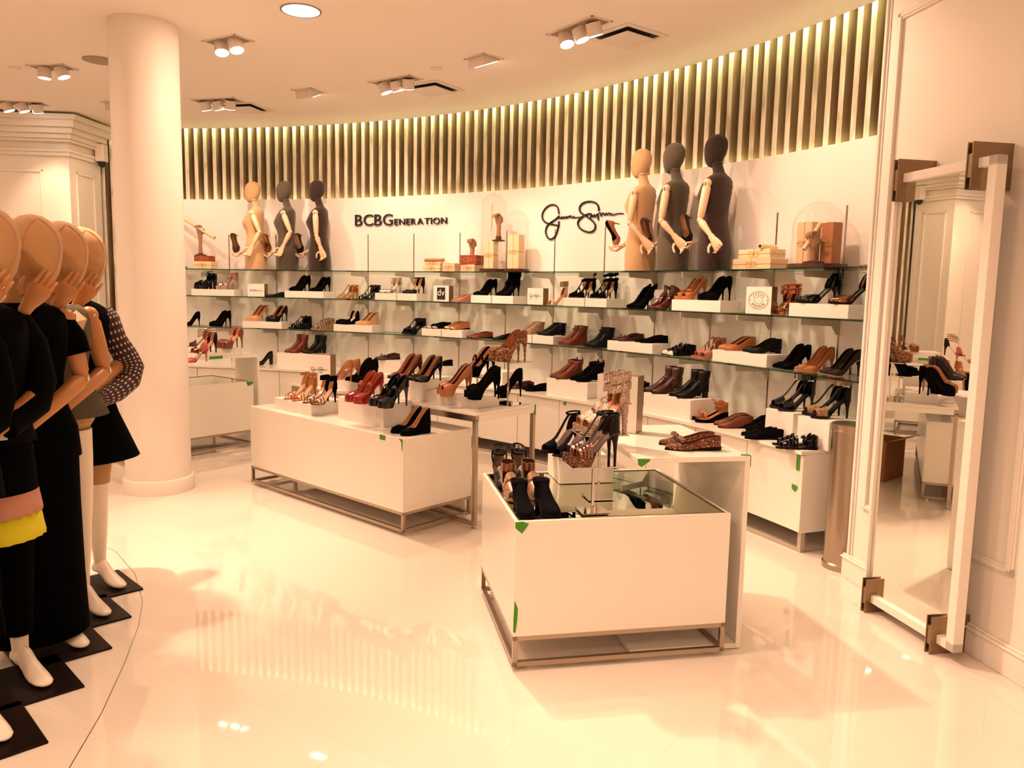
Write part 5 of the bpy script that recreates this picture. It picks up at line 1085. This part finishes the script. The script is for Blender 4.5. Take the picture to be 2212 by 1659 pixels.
def dome(k, d, z, rad, h, lab, tray=True):
    r = thing('glass_dome', arc(k, d, z), ang(k), lab, 'glass dome')
    zt = .028
    part('tray', MB().lathe([(rad*1.12, 0.0), (rad*1.14, .006), (rad*1.12, zt)], 40), 'dark_wood', r, 30)
    prof = [(rad, zt), (rad, h-rad)]+[(rad*cos(a), h-rad+rad*sin(a)) for a in [pi/2*i/12 for i in range(1, 12)]]+[(.012, h-.001)]
    part('glass', MB().lathe(prof, 48, cap=False), 'glass_dome', r, 60)
    part('knob', MB().ball((0, 0, h+.006), .012, 6), 'glass_dome', r, 60); return r
ST = 1.7265
def sp(k, d, z=0): return arc(k, d, ST+z)
rot_k = lambda k: ang(k)-pi/2
# left group
parcel(sp(-.32, .2), rot_k(-.32), .22, .16, .085, 'paper_pale', 'pale twine-tied parcel at the bottom of the leftmost stack on the top shelf')
o = parcel(sp(-.34, .2, .0855), rot_k(-.34), .19, .14, .065, 'red_cover', 'red tied book box on the pale parcel at the far left')
wood_hand(-.42, .2, ST+.152, .40, 'wooden hand on a dark base gripping a scroll, far left of top shelf', block=.03)
scroll(sp(-1.0, .16, .66), sp(-.08, .24, .36), .022, 'long paper scroll held slanting in the leftmost wooden hand')
dome(-1.0, .19, ST, .13, .36, 'glass dome half hidden behind the white column')
# middle group
parcel(sp(4.72, .2), rot_k(4.72), .22, .15, .06, 'paper_pale', 'pale yellow tied parcel, left stack beside the wooden fist')
parcel(sp(4.74, .2, .0605), rot_k(4.74), .20, .13, .035, 'paper', 'thin brown wrapped parcel lying on the pale yellow one')
parcel(sp(5.10, .2), rot_k(5.1), .16, .15, .085, 'paper', 'brown tied parcel standing left of the red books')
scroll(sp(4.55, .25, .117), sp(4.95, .24, .117), .018, 'small dark-ended scroll lying on the parcels', 'paper_dark')
parcel(sp(5.52, .2), rot_k(5.52), .18, .15, .07, 'paper', 'brown tied parcel under the red books')
parcel(sp(5.52, .2, .0705), rot_k(5.52)+.1, .19, .15, .095, 'red_cover', 'red tied books below the wooden fist')
wood_hand(5.52, .2, ST+.166, .235, 'wooden fist standing on the red tied books', base=False, curl=.95, block=.01)
dome(5.96, .19, ST, .120, .765, 'tallest glass dome, in the middle of the top shelf')
dome(6.44, .17, ST, .112, .59, 'shorter glass dome behind and right of the tallest one')
parcel(sp(5.93, .2, .03), rot_k(5.9), .12, .08, .27, 'paper_pale', 'upright pale tied parcel inside the tallest glass dome')
parcel(sp(6.42, .17, .03), rot_k(6.4), .14, .09, .33, 'paper_pale', 'upright pale tied parcel inside the shorter glass dome')
wood_hand(6.03, .16, ST+.302, .33, 'wooden hand holding a thin scroll inside the tallest dome', curl=.7)
part_ = scroll(sp(5.95, .23, .40), sp(5.96, .22, .66), .011, 'thin upright scroll in the tallest dome')
# right group
parcel(sp(11.08, .2), rot_k(11.08), .36, .17, .075, 'paper', 'wide brown tied parcel stack base left of the right glass dome')
parcel(sp(11.10, .2, .0755), rot_k(11.1), .30, .15, .065, 'paper_pale', 'pale book parcel tied with string on the wide brown parcel')
scroll(sp(11.22, .29, .158), sp(11.12, .08, .158), .019, 'short scroll with a dark round end on the right-hand parcels')
dome(11.93, .19, ST, .165, .43, 'wide glass dome near the right end of the top shelf')
parcel(sp(11.82, .21, .03), rot_k(11.8), .13, .08, .27, 'paper', 'left upright brown parcel inside the right glass dome')
parcel(sp(12.08, .17, .03), rot_k(12.0), .10, .08, .26, 'paper_dark', 'right darker parcel inside the right glass dome')
wood_hand(11.98, .25, ST+.03, .27, 'wooden hand clasping scrolls inside the right glass dome', curl=.85, block=.02)
scroll(sp(11.90, .29, .12), sp(11.97, .20, .29), .016, 'scroll with an open end inside the right glass dome')

# ---------------------------------------------------------------- fabric busts on the top shelf
def ell(c, rx, ry, z, n=28, e=1.0): return [(c+rx*cos(2*pi*j/n), ry*sin(2*pi*j/n), z) for j in range(n)]
def head_rings(cx0, z0, h, dx, dy, tilt=.0, n=28):
    rs = []
    for f, a, cxo in ((0, .10, .10), (.03, .36, .10), (.10, .58, .09), (.22, .78, .06), (.38, .93, .02), (.55, 1.0, .0), (.70, .98, -.02), (.82, .86, -.03), (.91, .66, -.04), (.97, .40, -.04), (1.0, .08, -.04)):
        rs.append([(cx0+cxo*dx*2+dx*a*cos(2*pi*j/n)+tilt*f*h, dy*a*sin(2*pi*j/n), z0+h*f+tilt*dx*a*cos(2*pi*j/n)*-.6) for j in range(n)])
    return rs
def lerp_path(keys): return keys
def arm_parts(parent, S, E, H, m, r1=.030, palm=(1, 0, 0), mir=1, curl=.35, hs=.95, upper=True):
    S, E, H = Vector(S), Vector(E), Vector(H); d1 = (E-S).normalized(); d2 = (H-E).normalized()
    if upper:
        mb = MB().ball(S, r1*1.02, 8); mb.tube([S+d1*.018, S+d1*.04, S+(E-S)*.5, E-d1*.03, E-d1*.012], [r1*.8, r1*1.05, r1*1.02, r1*.85, r1*.55], 16); part('upper_arm', mb, m, parent, 50)
        mbj = MB().box(tuple(S+d1*.01), (.004, r1*2.1, r1*1.2)); part('joint_slot', mbj, 'dark_line', parent)
    mb = MB().ball(E, r1*.78, 8); mb.tube([E, E+d2*.035, E+(H-E)*.45, H], [r1*.55, r1*.92, r1*.82, r1*.52], 16); part('forearm', mb, m, parent, 50)
    mb = MB().ball(E+Vector((0, 0, 0)), r1*.80, 6)
    mb = hand_mb(MB(), frame_from(H+d2*.02, d2, palm), curl, hs, mir=mir); part('hand', mb, m, parent, 60)
def bust(k, mname, yaw, lab, arm_far, arm_near, warm):
    r = thing('bust_form', arc(k, .225, ST), yaw, lab, 'mannequin')
    keys = [(0, 0, .118, .150), (.03, 0, .120, .152), (.14, .0, .122, .152), (.24, .002, .113, .142), (.33, .004, .096, .122), (.38, .006, .090, .114), (.44, .010, .096, .122), (.49, .022, .110, .134), (.53, .026, .118, .142), (.57, .016, .110, .148), (.62, .002, .096, .154), (.66, -.012, .078, .150), (.685, -.022, .058, .118), (.70, -.020, .047, .075), (.72, -.010, .042, .050), (.77, .006, .039, .042), (.80, .014, .038, .040)]
    mb = MB(); mb.loft([ell(c, rx, ry, z) for z, c, rx, ry in keys], True)
    mb.loft(head_rings(.028, .762, .238, .090, .072, -.02), True)
    part('body', mb, mname, r, 70)
    part('neck_seam', MB().tube([(.016+.046*cos(a), .047*sin(a), .775+.012*cos(a)*-1) for a in [2*pi*i/24 for i in range(25)]], .0016, 4), 'dark_line', r)
    arm_parts(r, (-.012, .158, .628), *arm_near, warm, palm=(.3, .9, .3), curl=.5)
    arm_parts(r, (-.012, -.158, .628), *arm_far, warm, palm=(0, 0, 1), mir=-1, curl=.5)
    return r
LB = math.degrees
for k, mn, nm, side in ((.78, 'fabric_beige', 'beige', 'left'), (1.46, 'fabric_grey', 'grey', 'left'), (2.17, 'fabric_brown', 'dark brown', 'left'), (9.02, 'fabric_beige', 'beige', 'right'), (9.62, 'fabric_grey', 'grey', 'right'), (10.35, 'fabric_brown', 'dark brown', 'right')):
    tl = tang_left(k)+inward(k)*.25; yaw = atan2(tl.y, tl.x)
    near = (((.0, .20, .38), (-.10, .16, .26)) if nm != 'dark brown' else ((.02, .185, .36), (-.09, .20, .235))) if side == 'right' else (((-.10, .19, .42), (-.02, .20, .26)) if nm != 'dark brown' else ((-.03, .185, .38), (-.07, .17, .25)))
    far = ((.03, -.175, .36), (.17, -.10, .22)) if side == 'left' else ((.04, -.175, .36), (.20, -.10, .235))
    r = bust(k, mn, yaw, f'{nm} fabric bust form with wooden arms on the top shelf, {side}-hand trio', far, near, 'wood_arm_pale')
    kind = {('beige', 'left'): 'holdbrown', ('grey', 'left'): 'holdgold', ('dark brown', 'left'): 'holdblack', ('beige', 'right'): 'holdtan', ('grey', 'right'): 'holdbrown', ('dark brown', 'right'): 'holdblack'}[(nm, side)]
    W = Matrix.Rotation(yaw, 4, 'Z'); h = arc(k, .225, ST)+(W @ Vector((far[1][0]+.065, far[1][1]+.03, far[1][2]+.075)))
    # shoe held upright, toe down in the palm, opening facing the room
    v = Vector((h.x, h.y, 0)).normalized(); lf = Vector((-v.y, v.x, 0))
    x = Vector((.12*lf.x, .12*lf.y, -1)).normalized(); zl = -v*.86+lf*(.75 if k > 9 and k < 9.1 else .35); zl = (zl-x*zl.dot(x)).normalized(); y = zl.cross(x)
    R = Matrix((x, y, zl)).transposed()
    place_shoe(kind, h, 0, .98, f'{dict(holdbrown="dark brown", holdgold="bronze", holdblack="black", holdtan="blush")[kind]} pump held toe-down in the hand of the {nm} bust, {side} trio', rot=R.to_euler())
# ---------------------------------------------------------------- dressed mannequins at the left
def mann(x, y, yaw, lab):
    r = thing('mannequin', (x, y, .012), radians(yaw), lab, 'mannequin'); return r
def leg_rings(y0, top=.86, fx=0.0):
    ks = [(top, 0, .085, .078, y0*.85), (.74, .004, .078, .070, y0*.92), (.60, .008, .066, .058, y0), (.48, .012, .052, .050, y0), (.42, .006, .050, .047, y0), (.34, -.010, .054, .048, y0), (.24, -.012, .046, .042, y0), (.14, -.008, .033, .031, y0), (.09, -.004, .032, .029, y0), (.06, .0, .040, .031, y0)]
    return [[(cx0+fx+rx*cos(2*pi*j/20), yy+ry*sin(2*pi*j/20), z) for j in range(20)] for z, cx0, rx, ry, yy in ks]
def foot_rings(y0, toe=0.0, fx=0.0):
    """foot on tiptoe as for a heel: heel raised"""
    ks = [(-.045, .050, .012, .012), (-.04, .062, .028, .026), (-.01, .075, .036, .031), (.03, .070, .042, .030), (.07, .048, .036, .030), (.11, .030, .026, .036), (.15, .020, .018, .038), (.185, .015, .013, .033), (.205, .013, .009, .020), (.212, .012, .003, .006)]
    rs = []
    for x, zc, rz, ry in ks:
        rs.append([(x+fx, y0+toe*(x)+ry*cos(2*pi*j/16), max(zc+rz*sin(2*pi*j/16)*1.0, .001)) for j in range(16)])
    return rs
HX0 = .105
TORSO = [(.86, 0, .085, .140), (.90, -.008, .112, .168), (.98, 0, .098, .148), (1.07, .008, .083, .115), (1.15, .012, .092, .124), (1.22, .022, .112, .136), (1.28, .022, .116, .142), (1.34, .004, .100, .150), (1.39, -.010, .080, .158), (1.42, -.018, .062, .120), (1.44, -.018, .050, .075), (1.47, .004, .047, .050), (1.52, .035, .045, .046), (1.58, .065, .042, .044)]
def body(r, head_m='fabric_tan', legs=True, lean=0.0):
    mb = MB(); mb.loft([ell(c, rx, ry, z) for z, c, rx, ry in TORSO], True, 0)
    mb.loft([[(x+.0, y, z) for x, y, z in ring] for ring in [[(x, y+.03, z) for x, y, z in rg] for rg in head_rings(HX0, 1.505, .295, .122, .100, -.02)]], True, 0)
    for s in (1, -1):
        mb.loft(leg_rings(.085*s), True, 1); mb.loft(foot_rings(.085*s, .12*s), True, 1)
    o = part('body', mb, [head_m, 'leg_white'], r, 70)
    # seam round the face
    pts = []
    for i in range(33):
        a = 2*pi*i/32; z = 1.655+.122*sin(a); f = (z-1.505)/.295
        sc_ = interp(f, [0, .1, .22, .38, .55, .7, .82, .91, 1], [.1, .58, .78, .93, 1, .98, .86, .66, .08]); cxo = interp(f, [0, .22, .38, .55, .7, 1], [.10, .06, .02, 0, -.02, -.04])
        yy = .100*sc_*cos(a)*.66; q = sqrt(max(1-(yy/(.100*sc_))**2, .02)); xx = HX0+cxo*.244+.122*sc_*q+(-.02)*f*.295
        pts.append((xx+.0005, yy+.03, z-.6*-.02*.122*sc_*q))
    part('face_seam', MB().tube(pts, .0018, 4), 'paper_dark', r, 60); return o
def shell(r, name, keys, m, uv=False, th=.004, pleat=0, n=48, label=None):
    rings = [[(c+(rx+(pleat*(z_i/len(keys)) if pleat and j % 2 else 0))*cos(2*pi*j/n), (ry+(pleat*(z_i/len(keys)) if pleat and j % 2 else 0))*sin(2*pi*j/n), z) for j in range(n)] for z_i, (z, c, rx, ry) in enumerate(keys)]
    o = part(name, MB().loft(rings, False), m, r, 60, label=label); s = o.modifiers.new('thickness', 'SOLIDIFY'); s.thickness = th; s.offset = 1; return o
def sleeve(r, pts, rad, m, name='sleeve', uvs=False):
    mb = MB().tube(pts, rad, 18, cap=True); o = part(name, mb, m, r, 60)
    if uvs:
        uv = o.data.uv_layers.new(name='UVMap')
        for poly in o.data.polygons:
            for li in poly.loop_indices:
                v = o.data.loops[li].vertex_index; i, j = v//18, v % 18
                jj = j if not (j == 0 and any(o.data.loops[q].vertex_index % 18 == 17 for q in poly.loop_indices)) else 18
                uv.data[li].uv = (jj/18*.70, i*.125)
    return o
def jacket(r, m, z0=.86, v=True, flare=0.0):
    ks = [(z0, -.0, .118+flare, .178+flare), (.92, -.006, .122+flare*.6, .180+flare*.5), (1.00, .0, .112, .160), (1.07, .006, .100, .134), (1.15, .012, .106, .138), (1.24, .022, .126, .152), (1.30, .020, .126, .160), (1.36, -.002, .106, .172), (1.40, -.012, .086, .172), (1.425, -.018, .070, .135), (1.445, -.020, .060, .092)]
    if z0 > .92: ks = [k for k in ks if k[0] == z0 or k[0] > z0]
    return shell(r, 'jacket', ks, m)
YAW = -42
POS = [(-2.175, 3.85), (-2.08, 3.515), (-2.01, 3.195), (-1.975, 2.87), (-1.90, 2.51)]
PLAT = [((-1.853, 3.817), 'farthest'), ((-1.749, 3.481), 'second from the back'), ((-1.678, 3.165), 'middle'), ((-1.62, 2.842), 'second nearest'), ((-1.54, 2.471), 'nearest')]
LS, LE, LH = (-.005, .165, 1.385), (.02, .215, 1.125), (.20, -.05, .965)
RS, RE, RH_ = (-.005, -.165, 1.385), (.13, -.20, 1.17), (.225, -.045, 1.43)
def arms(r, up_l=True, m='wood_light'):
    arm_parts(r, LS, LE, LH, m, .040, palm=(-1, 0, .2), mir=-1, curl=.45, upper=up_l)
    arm_parts(r, RS, RE, RH_, m, .032, palm=(-.8, .3, 0), mir=1, curl=.28, upper=False)
def bolt(r, p):
    part('bolt', MB().ball(p, .008, 5), 'chrome', r, 60)
# 1 farthest: black vest, dotted sleeve, flared skirt
r = mann(*POS[0], YAW, 'farthest mannequin of the left row, in a dotted-sleeve blouse and flared black skirt'); body(r); arms(r, False)
jacket(r, 'cloth_black', .98)
shell(r, 'skirt', [(1.09, .006, .095, .125), (1.0, 0, .118, .165), (.88, 0, .145, .20), (.76, 0, .175, .25), (.65, 0, .205, .295)], 'cloth_black')
sleeve(r, [(-.01, .155, 1.40), (0, .175, 1.36), (.01, .20, 1.25), (.02, .245, 1.16), (.03, .265, 1.10), (.06, .24, 1.04), (.12, .15, .99), (.17, .06, .97)], [.035, .050, .054, .060, .064, .056, .050, .042], 'cloth_dots', uvs=True)
sleeve(r, [RS, (.03, -.19, 1.30), RE, (.145, -.13, 1.30)], [.05, .055, .052, .040], 'cloth_dots', uvs=True)
part('necklace', MB().tube([(-.018+.068*cos(a), .095*sin(a), 1.446+.01*cos(a)) for a in [2*pi*i/24 for i in range(25)]], .006, 6), 'sh_gold', r, 60)
for s in (1, -1): part('knee_band', MB().loft([[(c+rx*cos(2*pi*j/20), .085*s+rx*.95*sin(2*pi*j/20), z) for j in range(20)] for z, c, rx in ((.70, .006, .078), (.60, .010, .070), (.52, .014, .058))], False), 'fabric_tan', r, 60)
# 2 olive dress
r = mann(*POS[1], YAW, 'mannequin second from the back, in a sleeveless olive dress with bare wooden arm'); body(r); arms(r)
shell(r, 'dress', [(.925, 0, .165, .225), (1.0, 0, .140, .195), (1.08, .006, .110, .142), (1.16, .012, .108, .138), (1.24, .022, .126, .148), (1.30, .020, .126, .154), (1.36, -.002, .104, .160), (1.40, -.012, .084, .160), (1.43, -.018, .066, .125)], 'cloth_olive')
part('collar', MB().add([(.118, -.02, 1.34), (.135, .06, 1.25), (.10, .12, 1.37), (.06, .09, 1.41)], [(0, 1, 2, 3)]), 'paper', r); bolt(r, (LS[0]+.034, LS[1]+.01, LS[2])); bolt(r, (LE[0]+.03, LE[1]+.012, LE[2]))
# 3 black jacket and long wide trousers
r = mann(*POS[2], YAW, 'middle mannequin of the row, in a black jacket and floor-length black trousers'); body(r); arms(r); jacket(r, 'cloth_black', .80, flare=.02)
sleeve(r, [(-.005, .15, 1.395), (.0, .19, 1.30), (.01, .205, 1.23)], [.035, .054, .052], 'cloth_black'); sleeve(r, [RS, (.05, -.19, 1.28), RE, (.15, -.12, 1.35)], [.052, .055, .050, .042], 'cloth_black')
shell(r, 'skirt', [(1.0, 0, .11, .16), (.86, 0, .135, .19), (.6, .01, .14, .185), (.3, .02, .15, .185), (.05, .03, .16, .19)], 'cloth_black'); bolt(r, (LE[0]+.03, LE[1]+.012, LE[2]))
# 4 jacket, white shirt, colour-block pleats, leggings
r = mann(*POS[3], YAW, 'mannequin second nearest the camera, black jacket over pink and yellow pleated skirt hem'); body(r); arms(r, False); jacket(r, 'cloth_dark', .93)
part('shirt_front', MB().loft([[(.128, -.05, 1.30), (.135, .05, 1.30), (.14, .05, 1.29), (.133, -.05, 1.29)], [(.118, -.03, .96), (.12, .05, .96), (.124, .05, .955), (.122, -.03, .955)]], True), 'cloth_white', r)
sleeve(r, [(-.005, .15, 1.395), (.0, .185, 1.30), (.03, .20, 1.15), (.06, .17, 1.07), (.15, .04, 1.00)], [.035, .052, .052, .050, .042], 'cloth_dark'); sleeve(r, [RS, (.05, -.20, 1.28), RE, (.15, -.12, 1.33)], [.055, .058, .052, .044], 'cloth_dark')
shell(r, 'skirt', [(1.02, 0, .105, .145), (.90, 0, .125, .165), (.745, 0, .145, .175)], 'cloth_black')
shell(r, 'pleated_band', [(.745, 0, .145, .175), (.70, 0, .147, .178), (.66, 0, .150, .180)], 'cloth_pink', pleat=.012, label='pink pleated band'); shell(r, 'pleated_band', [(.66, 0, .150, .180), (.61, 0, .153, .183), (.565, 0, .156, .187)], 'cloth_yellow', pleat=.012, label='yellow pleated hem')
for s in (1, -1): part('legging', MB().loft([[(c+rx*cos(2*pi*j/20), .085*s+ry*sin(2*pi*j/20), z) for j in range(20)] for z, c, rx, ry in ((.80, 0, .085, .082), (.6, .008, .074, .068), (.45, .010, .062, .058), (.3, -.01, .062, .056), (.16, -.008, .050, .047))], False), 'cloth_black', r, 60)
# 5 nearest
r = mann(*POS[4], YAW, 'nearest mannequin, mostly outside the left edge, in black with one pale foot showing'); body(r); arms(r, False); jacket(r, 'cloth_black', .80, flare=.02)
sleeve(r, [(-.005, .15, 1.395), (.0, .185, 1.30), (.02, .20, 1.15), (.06, .17, 1.07), (.15, .04, 1.00)], [.035, .052, .052, .050, .042], 'cloth_black'); sleeve(r, [RS, (.05, -.20, 1.28), RE, (.15, -.12, 1.33)], [.055, .058, .052, .044], 'cloth_black')
shell(r, 'skirt', [(1.0, 0, .11, .15), (.86, 0, .13, .165), (.7, 0, .135, .17), (.60, .0, .135, .17)], 'cloth_black')
for s in (1, -1): part('legging', MB().loft([[(c+rx*cos(2*pi*j/20), .085*s+ry*sin(2*pi*j/20), z) for j in range(20)] for z, c, rx, ry in ((.80, 0, .085, .082), (.6, .008, .074, .068), (.45, .010, .062, .058), (.3, -.01, .062, .056), (.16, -.008, .050, .047))], False), 'cloth_black', r, 60)
MANN = [o for o in bpy.data.objects if o.name.split('.')[0] == 'mannequin']
for ((px_, py_), nm), (mx, my) in zip(PLAT, POS):
    m_ = min(MANN, key=lambda o: (o.location.x-mx)**2+(o.location.y-my)**2)
    f = dirv(YAW-3); l = dirv(YAW-3+90); c = Vector((px_, py_, 0))-f*.18-l*.17-Vector((mx, my, 0))
    q = Matrix.Rotation(radians(-YAW), 3, 'Z') @ c
    o = part('base_plate', MB().box((0, 0, 0), (.36, .34, .010)), 'plate_dark', m_, bev=.003); o.location = (q.x, q.y, -.007); o.rotation_euler = (0, 0, radians(-3))
bpy.context.view_layer.update()
